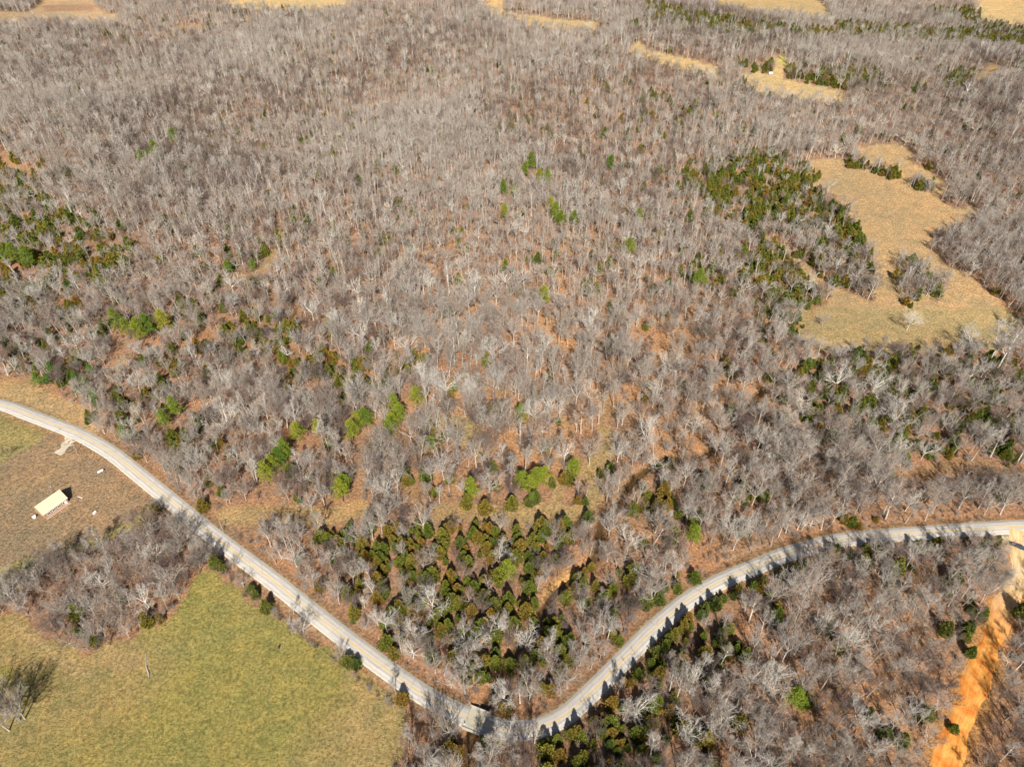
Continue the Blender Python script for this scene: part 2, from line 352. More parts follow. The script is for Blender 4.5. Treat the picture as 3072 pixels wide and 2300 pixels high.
paint(inside(PX, D((1684, 122), (1700, 124), (1696, 136), (1682, 135))), (.55, .50, .14), 0)
paint(inside(PX, D((90, 12), (200, 10), (205, 24), (100, 26))), (.42, .27, .17), 0)
paint(inside(PX, F_PAST), (.335, .285, .092), .8)
past = inside(PX, F_PAST)
paint(past, (.38, .285, .13), .4, np.clip(pg*1.6-.75, 0, .7))
paint(past & (PX[:, 0] < 420) & (PX[:, 1] < 2010), (.42, .30, .145), .3, .7)
paint(past & (PX[:, 0] > 1040) & (PX[:, 1] > 1990), (.42, .32, .15), .3, .45)
paint(inside(PX, F_LAWN), (.38, .31, .13), .4)
paint(inside(PX, F_LAWN_MOWN), (.36, .255, .155), .04)
for ln, w_, yel in TRACKS:
    d, _, _ = seg_dist(GP, ln); paint(d < w_+1.5, np.array((.42, .25, .13))*(1-yel)+np.array((.48, .36, .165))*yel, .05*yel, np.clip((w_+1.5-d)/1.8, 0, 1)*.75)
for tr in ([(30, 1868), (85, 1912), (165, 1975), (270, 2030)], [(38, 1860), (95, 1905), (178, 1970), (280, 2022)], [(-40, 1480), (60, 1470), (150, 1420), (185, 1370)]):
    d, _, _ = seg_dist(GP, ground_line(tr, 4)); paint(d < 1.6, (.50, .36, .18), .1, np.clip((1.6-d)/1.2, 0, 1)*.55)
dr, sr, ar = seg_dist(GP, ROAD)
north = (sr > 0)
paint((dr < 8.5) & north, (.34, .20, .115), 0, np.clip((7.2-dr)/2, 0, 1))
paint((dr < 6.5) & ~north, (.36, .21, .12), .05, np.clip((7-dr)/2, 0, 1)*.85)
left_n = north & (dr < 16) & (PX[:, 0] < 300)
paint(left_n, (.52, .36, .18), .1, .75)
paint(dr < 4.3, (.50, .40, .22), .1, np.clip((4.8-dr)/1, 0, 1)*.55)
dc, _, _ = seg_dist(GP, CREEK)
paint(dc < 5, (.40, .23, .11), 0, np.clip((5-dc)/3, 0, 1)*.6)
paint(dc < 2.0, (.16, .10, .05), 0, .85)
sb, _, _ = seg_dist(GP, ground_line([(1655, 1785), (1690, 1750), (1725, 1728)], 4)); paint(sb < 5, (.60, .36, .15), 0, np.clip((5-sb)/2.5, 0, 1))
dd, _, _ = seg_dist(GP, DIRT)
paint((dd < 7.5), (.58, .29, .10), 0, np.clip((8.0-dd)/3, 0, 1)*.8)
junc = inside(PX, [(2930, 1600), (3000, 1612), (3030, 1660), (3060, 1720), (3500, 1760), (3500, 1560), (3072, 1575)])
paint(junc, (.62, .50, .34), .0, .9)
da, _, _ = seg_dist(GP, apron)
idx = np.arange(n_x*n_y).reshape(n_y, n_x)
fc = np.stack([idx[:-1, :-1], idx[:-1, 1:], idx[1:, 1:], idx[1:, :-1]], -1).reshape(-1, 4)
me = bpy.data.meshes.new('ground'); me.vertices.add(len(GP)); me.vertices.foreach_set('co', np.column_stack([GP, gz]).ravel())
me.loops.add(fc.size); me.loops.foreach_set('vertex_index', fc.ravel().astype(np.int32)); me.polygons.add(len(fc))
me.polygons.foreach_set('loop_start', np.arange(0, fc.size, 4, dtype=np.int32)); me.update(calc_edges=True)
at_ = me.color_attributes.new('zone', 'FLOAT_COLOR', 'POINT'); at_.data.foreach_set('color', np.column_stack([colr, np.ones(len(colr))]).ravel().astype(np.float32))
at_ = me.attributes.new('grassy', 'FLOAT', 'POINT'); at_.data.foreach_set('value', grassy.astype(np.float32))
me.polygons.foreach_set('use_smooth', np.ones(len(fc), bool)); me.materials.append(M['ground'])
ground = bpy.data.objects.new('ground', me); COL.objects.link(ground); tag(ground, kind='structure')

def ribbon(name, line, offs, zoff, mat, hfun=h_np, wfun=None, arc0=0):
    """strip along a ground line; offs = offsets across, zoff = height of each above the terrain"""
    v = []; f = []; uvs = []; m_ = len(offs); arc = arc0; L = len(line)
    for k, p in enumerate(line):
        d = line[min(k+1, L-1)]-line[max(k-1, 0)]; d = d/np.linalg.norm(d); nrm = np.array([-d[1], d[0]])
        if k: arc += np.linalg.norm(line[k]-line[k-1])
        ww = wfun(arc) if wfun else 1
        q = np.array([p+nrm*o*ww for o in offs]); z = hfun(q[:, 0], q[:, 1])
        for j in range(m_): v.append((q[j, 0], q[j, 1], z[j]+zoff[j])); uvs.append((offs[j], arc))
    for k in range(L-1):
        for j in range(m_-1): a = k*m_+j; f.append((a+1, a, a+m_, a+m_+1))
    o = obj(name, v, f, mat); ul = o.data.uv_layers.new(name='UVMap')
    for lp in o.data.loops: ul.data[lp.index].uv = uvs[lp.vertex_index]
    for p in o.data.polygons: p.use_smooth = True
    return o
HW = 3.45
def h_road(x, y): return h_base(x, y)
tag(ribbon('road', ROAD, (-HW-.5, -HW, -1.2, 0, 1.2, HW, HW+.5), (-.35, .10, .14, .16, .14, .10, -.35), M['road'], h_road), kind='structure')
cut = [i for i, p in enumerate(ROAD) if proj(p[0], p[1], 0)[0] > -300]
for s in (-.22, .22):
    tag(ribbon('road_marking', ROAD[cut[0]:], (s-.12, s+.12), (.172, .172), M['yellow_line'], h_road), kind='structure')
def wd(a): return 1+.18*math.sin(a/6)+.1*math.sin(a/2.3+1)
tag(ribbon('dirt_road', DIRT, (-4.3, -3.5, -1.2, 1.2, 3.5, 4.3), (-.2, .20, .16, .18, .20, -.2), M['dirt'], h_np, wd), kind='structure')
tag(ribbon('driveway', apron, (-2.6, -1.4, 0, 1.4, 2.6), (-.1, .06, .08, .06, -.1), M['gravel'], h_np, lambda a: 1.5-.03*a+.3*math.sin(a)), kind='structure')
def h_w(x, y): return h_base(x, y)-1.95
tag(ribbon('creek_water', CREEK, (-1.5, -.7, .7, 1.5), (0, 0, 0, 0), M['water'], h_w), kind='structure')

# ------------------------------------------------------------------ tree models
def unit(v): return v/(np.linalg.norm(v)+1e-9)
def bare_tree(seed, hgt, spread, fork, nlimb, detail=1.0, lean=.05, leader=False):
    """trunk with limbs (one mesh) and crown of branches and twigs (another), grown upward"""
    r = random.Random(seed); tk, cr = MB(), MB()
    def rv(): return np.array([r.gauss(0, 1), r.gauss(0, 1), r.gauss(0, 1)])
    def path(p, d, L, nseg, wob_, up):
        pts = [p]
        for _ in range(nseg):
            d = unit(d+rv()*wob_+np.array([0, 0, up])); p = p+d*L/nseg; pts.append(p)
        return pts
    d0 = unit(np.array([r.gauss(0, lean), r.gauss(0, lean), 1])); tl = hgt*(.86 if leader else fork); r0 = hgt*.0165
    tp = path(np.zeros(3), d0, tl, 5, .03, .02)
    tk.tube(tp, [r0*(1.25 if i == 0 else 1-(.75 if leader else .38)*i/5) for i in range(6)], 6)
    starts = []
    for i in range(nlimb):
        t = (fork+(1-fork)*(i+.3)/nlimb) if leader else 1-.22*r.random()
        t = min(t, .99) if leader else t
        k = t*5; a = int(min(k, 4)); p = tp[a]+(tp[a+1]-tp[a])*(k-a)
        az = i*2.4+r.uniform(-.5, .5)
        tilt = math.radians(r.uniform(35, 62)*spread if not leader else r.uniform(38, 68)*spread*(1.1-.4*t))
        if not leader and i == 0: tilt *= .3
        d = np.array([math.cos(az)*math.sin(tilt), math.sin(az)*math.sin(tilt), math.cos(tilt)])
        L = hgt*(r.uniform(.48, .60) if not leader else r.uniform(.22, .34)*(1.35-.75*t)); starts.append((p, d, L))
    n2 = 7 if detail >= 1 else 5
    for p, d, L in starts:
        rr = r0*(.62 if not leader else .38); lp = path(p, d, L, 4, .13, .12)
        tk.tube(lp, [rr, rr*.78, rr*.55, rr*.34, rr*.14], 4, False)
        for j in range(n2):
            t = .22+.76*(j+r.random()*.8)/n2; k = t*4; a = int(min(k, 3)); q = lp[a]+(lp[a+1]-lp[a])*(k-a)
            dd = unit(unit(lp[a+1]-lp[a])*.75+rv()*.55+np.array([0, 0, .22])); L2 = L*(.58-.28*t)*r.uniform(.8, 1.25)
            r2 = max(rr*(.55-.28*t), .034); bp_ = path(q, dd, L2, 3, .16, .07)
            if detail >= 1: cr.tube(bp_, [r2, r2*.7, r2*.45, r2*.18], 3, False)
            else: cr.tube([bp_[0], bp_[2], bp_[3]], [r2*1.1, r2*.7, r2*.25], 3, False)
            nq = 9 if detail >= 1 else 8
            for m_ in range(nq):
                t3 = .12+.87*(m_+r.random())/nq; k3 = min(t3*3, 2.999); a3 = int(k3); q3 = bp_[a3]+(bp_[a3+1]-bp_[a3])*(k3-a3)
                d3 = unit(unit(bp_[a3+1]-bp_[a3])*.7+rv()*.6+np.array([0, 0, .18])); L3 = max(L2*r.uniform(.35, .6), .5)
                e3 = q3+d3*L3; cr.twig(q3, e3, .026 if detail >= 1 else .043)
                if detail >= 1:
                    for _ in range(4):
                        f_ = r.uniform(.2, .9); s3 = q3+(e3-q3)*f_; d4 = unit(d3*.8+rv()*.55+np.array([0, 0, .1]))
                        cr.twig(s3, s3+d4*L3*r.uniform(.35, .6), .014)
    return tk, cr
def evergreen(seed, hgt, rad, kind, detail=1.0):
    r = random.Random(seed); tk, cr = MB(), MB()
    tk.tube([(0, 0, 0), (.05, 0, hgt*.5), (0, 0, hgt*.95)], [hgt*.016, hgt*.011, .02], 5, False)
    if kind == 'cedar':
        n = int(2200*detail); lob = [(r.uniform(0, 6.28), r.uniform(.1, .95), r.uniform(.7, 1.25)) for _ in range(16)]
        fat = r.uniform(.75, 1.3)
        stems = [(0, 0, 1, 1)]+[(rad*r.uniform(.35, .6)*math.cos(q), rad*r.uniform(.35, .6)*math.sin(q), r.uniform(.5, .82), r.uniform(.45, .65)) for q in (r.uniform(0, 2), r.uniform(2, 4), r.uniform(4, 6.2))]
        for i in range(n):
            ox, oy, hh, rr = stems[0] if r.random() < .55 else r.choice(stems)
            t = r.random()**1.2; az = r.uniform(0, 6.28)
            prof = (1-t**(fat*1.5))**.95*(.55+.45*min(1, t*6+.25)); m_ = 1+.2*math.sin(az*3+seed)*math.sin(t*9+seed)+.12*math.sin(t*31+az*2)
            for la, lt, lm in lob:
                da_ = abs((az-la+math.pi) % (2*math.pi)-math.pi)
                if da_ < .5 and abs(t-lt) < .12: m_ *= lm
            q = rad*rr*prof*m_*(r.random()**.4)+.05; p = np.array([ox+math.cos(az)*q, oy+math.sin(az)*q, .15+t*hgt*hh*.97])
            o_ = unit(np.array([math.cos(az), math.sin(az), .9])+np.array([r.gauss(0, .5) for _ in range(3)])); s = r.uniform(.3, .75)*(1.7 if detail < 1 else 1)*(hgt/7)**.5
            sd_ = unit(np.cross(o_, (r.gauss(0, 1), r.gauss(0, 1), r.gauss(0, 1))))*s*.36
            cr.tri(p-sd_, p+sd_, p+o_*s)
    else:
        tiers = int((34 if detail >= 1 else 14)); lo = .28
        for i in range(tiers):
            t = lo+(1-lo)*(i+r.random()*.8)/tiers; az = i*2.4+r.uniform(-.6, .6); tt = (t-lo)/(1-lo)
            L = rad*(1-tt**1.6*.85)*r.uniform(.6, 1.15); b0 = np.array([0, 0, t*hgt*.97]); e = b0+np.array([math.cos(az)*L, math.sin(az)*L, L*r.uniform(.0, .35)])
            tk.twig(b0, e, .05)
            for c_ in range(3):
                cc = b0+(e-b0)*(.45+.27*c_)+np.array([r.gauss(0, .25) for _ in range(3)]); rs = (.75+.35*r.random())*(rad/3.2)
                for _ in range(int(36*detail)):
                    o_ = unit(np.array([r.gauss(0, 1), r.gauss(0, 1), r.gauss(.35, .8)])); p = cc+o_*rs*r.uniform(.2, .75)*np.array([1, 1, .7]); s = r.uniform(.3, .5)*(1.6 if detail < 1 else 1)
                    sd_ = unit(np.cross(o_, (r.gauss(0, 1), r.gauss(0, 1), r.gauss(0, 1))))*s*.35
                    cr.tri(p-sd_, p+sd_, p+o_*s)
    return tk, cr
def shrub(seed, hgt, spread, detail=1.0):
    r = random.Random(seed); cr = MB(); n = int(22*detail)
    for i in range(n):
        az = r.uniform(0, 6.28); tl = r.uniform(.1, 1.0)*spread; b0 = np.array([r.gauss(0, .3), r.gauss(0, .3), 0])
        d = unit(np.array([math.cos(az)*tl, math.sin(az)*tl, 1])); e = b0+d*hgt*r.uniform(.6, 1.05); cr.twig(b0, e, .045)
        for _ in range(9):
            f_ = r.uniform(.3, .95); s = b0+(e-b0)*f_; d2 = unit(d+np.array([r.gauss(0, .6) for _ in range(3)])); L = hgt*r.uniform(.18, .38)
            q = s+d2*L; cr.twig(s, q, .024)
            for _ in range(2):
                s2 = s+(q-s)*r.uniform(.3, .9); cr.twig(s2, s2+unit(d2+np.array([r.gauss(0, .6) for _ in range(3)]))*L*.5, .018)
    return cr

def to_mesh(name, mb, mats, mi=None):
    me = bpy.data.meshes.new(name); me.from_pydata([tuple(map(float, v)) for v in mb.v], [], mb.f)
    for m_ in mats: me.materials.append(m_)
    if mi is not None: me.polygons.foreach_set('material_index', np.array(mi, np.int32))
    me.update(); return me
class Model:   # trunk mesh, crown mesh, joined mesh, words
    def __init__(s, name, tk, cr, mt, mc, words, hgt, nominal, cat):
        s.words, s.hgt, s.cat, s.name = words, hgt, cat, name
        s.trunk = to_mesh('trunk', tk, [mt]) if tk else None; s.crown = to_mesh('crown', cr, [mc])
        j = MB(); 
        if tk: j.v = list(tk.v); j.f = list(tk.f)
        b0 = len(j.v); nf = len(j.f); j.v += cr.v; j.f += [tuple(i+b0 for i in f) for f in cr.f]
        s.whole = to_mesh(name, j, [mt or mc, mc], [0]*nf+[1]*len(cr.f))
BARE, FARB = [], []
spec = [  # seed, height, spread, fork, limbs, leader, bark, twig, words
    (1, 12.5, 1.0, .34, 6, False, 'bark_grey', 'twig_grey', 'grey spreading'), (2, 13.5, .75, .42, 6, False, 'bark_grey', 'twig_grey', 'grey upright'),
    (3, 14, .9, .35, 9, True, 'bark_grey', 'twig_grey', 'grey straight-stemmed'), (4, 13, .85, .40, 6, False, 'bark_pale', 'twig_pale', 'pale-barked'),
    (5, 12, 1.1, .30, 7, False, 'bark_grey', 'twig_brown', 'brownish broad'), (6, 13, .8, .4, 8, True, 'bark_grey', 'twig_brown', 'brownish slender'),
    (7, 14, .7, .45, 5, False, 'bark_grey', 'twig_grey', 'tall narrow grey'), (8, 12, .9, .36, 6, False, 'bark_dark', 'twig_dark', 'dark-twigged'),
    (9, 14.5, .8, .40, 9, True, 'bark_pale', 'twig_grey', 'pale-stemmed'), (10, 11, 1.05, .28, 7, False, 'bark_grey', 'twig_grey', 'low spreading grey'),
    (12, 13, 1.2, .30, 6, False, 'bark_pale', 'twig_pale', 'white-limbed spreading')]
for sd_, hg, sp_, fk, nl, ld, bk, tw, wds in spec:
    tk, cr = bare_tree(sd_, hg, sp_, fk, nl, 1.0, leader=ld)
    BARE.append(Model('bare_tree', tk, cr, M[bk], M[tw], wds, hg, 1, 'tree'))
    tk, cr = bare_tree(sd_+50, hg, sp_, fk, nl, .6, leader=ld)
    FARB.append(Model('bare_tree', tk, cr, M[bk], M[tw], wds, hg, 1, 'tree'))
CED, FARC, PINE = [], [], []
for sd_, hg, rd, mt, wds in ((1, 8.5, 2.5, 'cedar', 'narrow olive'), (2, 7.5, 2.9, 'cedar', 'olive green'), (3, 9.5, 2.7, 'cedar', 'tall olive'), (4, 7, 3.2, 'cedar', 'broad olive'),
                             (5, 6, 2.1, 'cedar_dark', 'small dark green'), (6, 8.5, 2.9, 'cedar_dark', 'dark green'), (7, 5, 3.0, 'cedar_dark', 'low rounded dark green')):
    tk, cr = evergreen(sd_, hg, rd, 'cedar'); CED.append(Model('cedar_tree', tk, cr, M['trunk_ever'], M[mt], wds, hg, 1, 'tree'))
    tk, cr = evergreen(sd_+40, hg, rd, 'cedar', .3); FARC.append(Model('cedar_tree', tk, cr, M['trunk_ever'], M[mt], wds, hg, 1, 'tree'))
for sd_, hg, rd, mt, wds in ((1, 15, 4.3, 'pine', 'bright green'), (2, 16.5, 4.0, 'pine', 'tall bright green'), (3, 14, 4.8, 'pine', 'broad bright green'), (4, 13, 3.9, 'pine_dark', 'dark green')):
    tk, cr = evergreen(sd_+70, hg, rd, 'pine'); PINE.append(Model('pine_tree', tk, cr, M['trunk_ever'], M[mt], wds, hg, 1, 'tree'))
SHR = []
for sd_, hg, sp_, mt, wds in ((1, 2.6, .8, 'twig_brown', 'reddish brown'), (2, 3.4, .7, 'twig_grey', 'grey'), (3, 2.2, 1.0, 'twig_dark', 'dark'), (4, 3.8, .6, 'twig_brown', 'tall brown')):
    SHR.append(Model('bare_shrub', None, shrub(sd_, hg, sp_), None, M[mt], wds, hg, 1, 'shrub'))

# ------------------------------------------------------------------ where the trees stand
T = []    # (kind, model, x, y, scale, rot, forced)
def put(kind, mi, xy, sc, forced=True): T.append([kind, mi, float(xy[0]), float(xy[1]), sc, rnd.uniform(0, 6.28), forced])
bare_hand = [  # base pixel, model, scale: the ones that stand out in the photograph
    (89, 1769, 7, 1.0), (100, 1765, 0, .95), (171, 1730, 7, 1.25), (180, 1722, 0, .9), (317, 1769, 10, 1.0), (475, 1684, 10, 1.0), (448, 1820, 10, .95), (296, 1921, 0, .9), (237, 1837, 9, 1.1),
    (541, 1680, 0, 1.0), (360, 1700, 4, 1.1), (500, 1745, 4, 1.0), (400, 1760, 7, .9), (200, 1850, 9, 1.0), (160, 1880, 4, .85), (330, 1850, 4, .9), (260, 1790, 0, .9), (410, 1650, 0, .95),
    (560, 1730, 4, .85), (600, 1700, 9, .8), (60, 2160, 7, 1.15), (75, 2155, 0, 1.0), (28, 2190, 0, 1.1), (-5, 2120, 9, 1.0), (2, 1800, 0, 1.0), (-15, 1870, 7, 1.0), (370, 1880, 9, .9), (420, 1880, 4, .8), (440, 1720, 0, .9), (350, 1800, 0, .9),
    (911, 1899, 10, .85), (900, 1905, 7, .7), (780, 1735, 9, .5), (882, 1840, 2, .5), (1025, 1965, 9, .6), (1188, 2077, 2, .62), (1334, 2148, 7, .8), (1300, 2150, 9, .85), (1440, 2205, 3, .7),
    (480, 1530, 9, .7), (530, 1545, 7, .7), (580, 1610, 7, .75), (620, 1650, 2, .7), (660, 1690, 7, .7), (700, 1705, 9, .6), (735, 1722, 7, .6),
    (1306, 2018, 0, .95), (1241, 1972, 10, .85), (1490, 1913, 10, .95), (1418, 1963, 10, .95), (1160, 1892, 3, .9), (1300, 1830, 10, 1.05), (1230, 1820, 0, .8),
    (1577, 1938, 10, .9), (1653, 2014, 0, 1.0), (1514, 2111, 3, .9), (1560, 2108, 8, .8), (1903, 2153, 3, 1.1), (1943, 1748, 10, 1.0), (2068, 2077, 3, 1.0), (2008, 2077, 8, 1.0), (2173, 2166, 10, 1.05),
    (1603, 2234, 8, .95), (1525, 2234, 3, .95), (1740, 2150, 7, .8), (1640, 2160, 6, 0.9), (1500, 2215, 7, .9),
    (1138, 1220, 0, 1.25), (1277, 1296, 0, 1.25), (1341, 1355, 1, 1.1), (1489, 1313, 0, 1.2), (1332, 1439, 0, 1.2), (1193, 1486, 1, 1.25), (1161, 1500, 3, 1.1), (1269, 1604, 1, 1.2), (1468, 1477, 9, 1.1),
    (1146, 1608, 1, 1.1), (935, 1530, 9, .75), (1765, 1211, 10, 1.1), (1768, 1393, 0, 1.1), (1818, 1507, 0, 1.1), (1865, 1275, 0, 1.1), (1937, 1346, 3, 1.2), (1880, 1659, 3, 1.1), (1759, 1486, 5, .6), (1848, 1338, 9, .7),
    (1395, 1200, 0, 1.2), (1560, 1150, 0, 1.2), (2678, 1280, 10, 1.2), (2665, 1395, 10, 1.2), (2876, 1525, 0, 1.2), (2650, 1540, 0, 1.2), (2965, 1086, 3, 1.7), (2990, 1110, 8, 1.6), (2897, 1052, 10, 1.2),
    (2466, 978, 9, .75), (2500, 1180, 3, 1.1), (2610, 1190, 3, 1.1), (2400, 1215, 10, .8), (2520, 1405, 1, 1.3), (2220, 1250, 0, 1.1), (2720, 990, 10, 1.0),
    (25, 1372, 7, .45)]
for x, y, mi, sc in bare_hand: put('bare', mi, at0(x, y), sc*(1.15 if x > 1200 and y > 1600 else 1.3 if y < 1650 and x > 900 else 1.4 if x < 120 and y > 2050 else 1.15))
pine_hand = D((305, 340), (335, 325), (320, 335), (375, 295), (10, 550), (30, 545), (60, 555), (250, 692), (270, 700), (300, 712), (320, 705), (350, 690), (1135, 362), (1148, 350), (1165, 375), (1182, 385),
    (1088, 405), (1112, 410), (1090, 455), (1190, 440), (1212, 468), (1240, 468), (1200, 462), (1360, 530), (1320, 350), (770, 900), (787, 897), (758, 925), (850, 868), (845, 905), (862, 890), (842, 920), (900, 850),
    (742, 1040), (735, 1055), (600, 980), (612, 968), (572, 1018), (585, 995), (350, 898), (375, 875), (1128, 1030), (1160, 1028), (1145, 1042), (1175, 1020), (1240, 1008), (1018, 1052), (640, 925), (685, 915),
    (1125, 890), (1510, 600), (1380, 462), (1175, 642), (930, 948), (1500, 1150), (1096, 1230), (1720, 1500))
for i, (x, y) in enumerate(pine_hand): put('pine', i % 3, at0(x, y+4, 8), rnd.uniform(.75, 1.0) if y > 1080 else rnd.uniform(.9, 1.15))
for i, (x, y) in enumerate(D((160, 812), (185, 830), (200, 850), (206, 870), (195, 800), (112, 800), (82, 822), (100, 815), (170, 840), (560, 525), (545, 572), (492, 580), (520, 548), (1150, 1070), (15, 560), (265, 935), (290, 945))):
    put('pine', 3, at0(x, y, 5), rnd.uniform(.55, .85))
ced_hand = [(755, 1772, 6, .85), (770, 1790, 4, .9), (802, 1830, 5, .9), (1045, 1985, 6, 1.0), (1068, 1995, 6, .9), (1208, 2100, 3, .85), (650, 1700, 2, .9), (365, 1805, 0, .8), (290, 1928, 1, .75), (1340, 2180, 4, .9), (672, 1712, 4, .8),
    (1400, 1522, 2, 1.0), (1455, 1534, 3, 1.15), (1535, 1522, 1, 1.1), (1586, 1513, 6, .9), (1606, 1505, 5, .9), (1476, 1414, 1, 1.0), (1278, 1440, 2, 1.1), (1624, 1594, 2, 1.1), (1640, 1600, 0, 1.), (1696, 1588, 0, 1.1), (1680, 1600, 2, 1.),
    (1763, 1562, 5, .9), (1708, 1450, 3, 1.0), (1690, 1445, 1, .9), (1831, 1414, 3, .9), (1755, 1511, 4, .9), (1658, 1458, 4, .9), (1937, 1207, 1, 1.0), (1603, 1192, 1, .9), (1800, 1430, 4, .8), (935, 1455, 0, .9), (2600, 2145, 5, .7), (2760, 2150, 1, 1), (2830, 1900, 5, 1.0),
    (2840, 1785, 5, .6), (2700, 2230, 5, .9), (3060, 1850, 5, 1.2), (2905, 1965, 2, .7), (2570, 860, 5, 1.0)]
for x, y, mi, sc in ced_hand: put('cedar', mi, at0(x, y), sc)
# row of cedars on the south edge of the road whose shadows fall on the paving
arcs = 0
for k in range(1, len(ROAD)):
    p = ROAD[k]; d = unit(ROAD[k]-ROAD[k-1]); nrm = np.array([d[1], -d[0]]); q_ = proj(p[0], p[1], 0)
    if 1620 < q_[0] < 2960 and rnd.random() < (.62 if q_[0] < 2450 else .5):
        put('cedar', rnd.choice((0, 1, 2, 4, 5)), p+nrm*rnd.uniform(6.2, 9.0), rnd.uniform(.55, .95))
    if 620 < q_[0] < 1250 and rnd.random() < .52: T.append(['shrub', rnd.randrange(4), *(p+nrm*rnd.uniform(8.2, 9.6)), rnd.uniform(.55, 1.0), rnd.uniform(0, 6), True])
    if 480 < q_[0] < 760 and rnd.random() < .6: T.append(['shrub', rnd.randrange(4), *(p+nrm*rnd.uniform(6.0, 10)), rnd.uniform(.7, 1.2), rnd.uniform(0, 6), True])

# density of cedars (frame pixels) and of everything else
CZ = [(D((1500, 375), (1640, 340), (1735, 345), (1755, 395), (1775, 400), (1800, 430), (1850, 500), (1900, 560), (1890, 575), (1850, 570), (1780, 530), (1700, 490), (1640, 500), (1560, 490), (1500, 430)), .62),
      (D((1400, 380), (1500, 370), (1500, 420), (1420, 420)), .3), (D((1640, 500), (1900, 570), (1900, 650), (1800, 620), (1700, 540)), .25),
      (D((1600, 560), (1640, 520), (1700, 580), (1780, 640), (1790, 665), (1720, 675), (1725, 745), (1680, 740), (1640, 640)), .72),
      (D((560, 1130), (700, 1150), (960, 1110), (1100, 1130), (1300, 1110), (1250, 1200), (1200, 1250), (1170, 1350), (1140, 1440), (1100, 1500), (1000, 1440), (880, 1350), (780, 1290), (680, 1210)), .56),
      (D((840, 1180), (1120, 1130), (1230, 1130), (1180, 1230), (1100, 1290), (960, 1330), (870, 1280)), .66), (D((1130, 1200), (1300, 1130), (1400, 1180), (1320, 1320), (1240, 1420), (1150, 1500), (1060, 1520), (1000, 1460), (1120, 1400)), .52), (D((1240, 1140), (1420, 1180), (1540, 1200), (1400, 1280), (1300, 1380), (1240, 1400)), .2), (D((560, 1130), (720, 1190), (860, 1330), (940, 1420), (900, 1430), (760, 1330), (600, 1200)), .3), (D((250, 930), (560, 940), (760, 1000), (740, 1090), (430, 1060), (330, 1020)), .18),
      (D((560, 1000), (780, 960), (780, 1080), (600, 1080)), .16), (D((0, 700), (420, 690), (450, 850), (250, 900), (0, 820)), .16), (D((920, 1000), (1300, 990), (1280, 1090), (940, 1090)), .16),
      (D((1180, 1620), (1290, 1510), (1400, 1390), (1520, 1290), (1640, 1240), (1800, 1195), (1900, 1180), (2150, 1155), (2150, 1175), (1800, 1225), (1640, 1290), (1580, 1350), (1560, 1450), (1440, 1500), (1460, 1600), (1300, 1700), (1150, 1700)), .8),
      (D((-100, 400), (60, 350), (100, 430), (200, 480), (280, 560), (240, 640), (100, 680), (-100, 700)), .38), (D((100, 380), (0, 340), (-60, 420), (60, 440)), .3),
      (D((400, 725), (520, 680), (620, 690), (700, 790), (850, 800), (860, 850), (760, 880), (600, 840), (480, 780)), .48),
      (D((1700, 770), (2300, 740), (2300, 1000), (1900, 1000), (1700, 960), (1680, 850)), .36), (D((1390, 1030), (1500, 1025), (1510, 1080), (1390, 1090)), .85),
      (D((1400, 10), (1560, 40), (1620, 58), (1760, 70), (1850, 55), (1960, 65), (2300, 80), (2300, 110), (2000, 108), (1880, 95), (1650, 98), (1500, 75), (1380, 40)), .55),
      (D((1590, 143), (1670, 138), (1675, 155), (1600, 155)), .8), (D((1700, 160), (1850, 148), (1930, 168), (1840, 195), (1780, 188), (1710, 172)), .6), (D((1390, 100), (1480, 100), (1560, 130), (1540, 142), (1440, 118)), .6),
      (D((2040, 160), (2110, 165), (2090, 185), (2040, 190)), .6), (D((1360, 50), (1440, 60), (1430, 75), (1360, 70)), .4), (D((230, 900), (330, 940), (380, 1010), (340, 1020), (240, 950)), .4),
      (D((580, 500), (660, 490), (660, 520), (600, 540)), .5), (D((500, 540), (560, 540), (560, 580), (480, 590)), .3), (D((1200, 1000), (1260, 990), (1260, 1030), (1210, 1040)), .4),
      (D((1490, 580), (1560, 570), (1560, 660), (1500, 660)), .3), (D((1580, 180), (1640, 170), (1640, 200), (1590, 200)), .6), (D((1400, 190), (1500, 240), (1640, 280), (1600, 330), (1400, 280)), .12),
      (D((2000, 100), (1000, 200), (1000, 60)), .015), (D((1980, 20), (2110, 25), (2212, 60), (2212, 90), (2100, 70)), .5), (D((0, 1150), (0, 1151), (1, 1150)), 0)]
YMIN, YMAX = 55, 1270
grid = []
y = YMIN
while y < YMAX:
    st = 5.3 if y < 380 else 5.1 if y < 700 else 5.5
    xm = 190+.63*(y-94)*1.02+60
    row = np.arange(-xm, xm, st); grid.append(np.column_stack([row, np.full(len(row), y), np.full(len(row), st)])); y += st*.93
G = np.concatenate(grid); G[:, :2] += R.uniform(-.5, .5, (len(G), 2))*G[:, 2:3]*1.05
gpx, gpy, gdp = proj(G[:, 0], G[:, 1], h_base(G[:, 0], G[:, 1])); GPX = np.column_stack([gpx, gpy])
free = np.ones(len(G), bool)
for f in [F_TAN, F_PAST, F_LAWN]+F_TOPS+F_MID: free &= ~inside(GPX, f)
for f in F_TOPS+F_MID:
    for sh in (10, 20): free &= ~inside(GPX-np.array([0, sh]), f)
free &= ~inside(GPX-np.array([0, 12]), F_TAN) | (GPX[:, 1] > 1060)
for f in ISL: free |= inside(GPX, f)
dr, sr, _ = seg_dist(G[:, :2], ROAD); free &= ~((sr > 0) & (dr < 5.9)) & ~((sr <= 0) & (dr < 6.3)); free &= ~((sr > 0) & (dr < 17) & (gpx < 270)); free &= ~((sr <= 0) & (dr < 10) & (gpx < 1250) & (gpx > 740))
dd, _, _ = seg_dist(G[:, :2], DIRT); free &= dd > 5.2
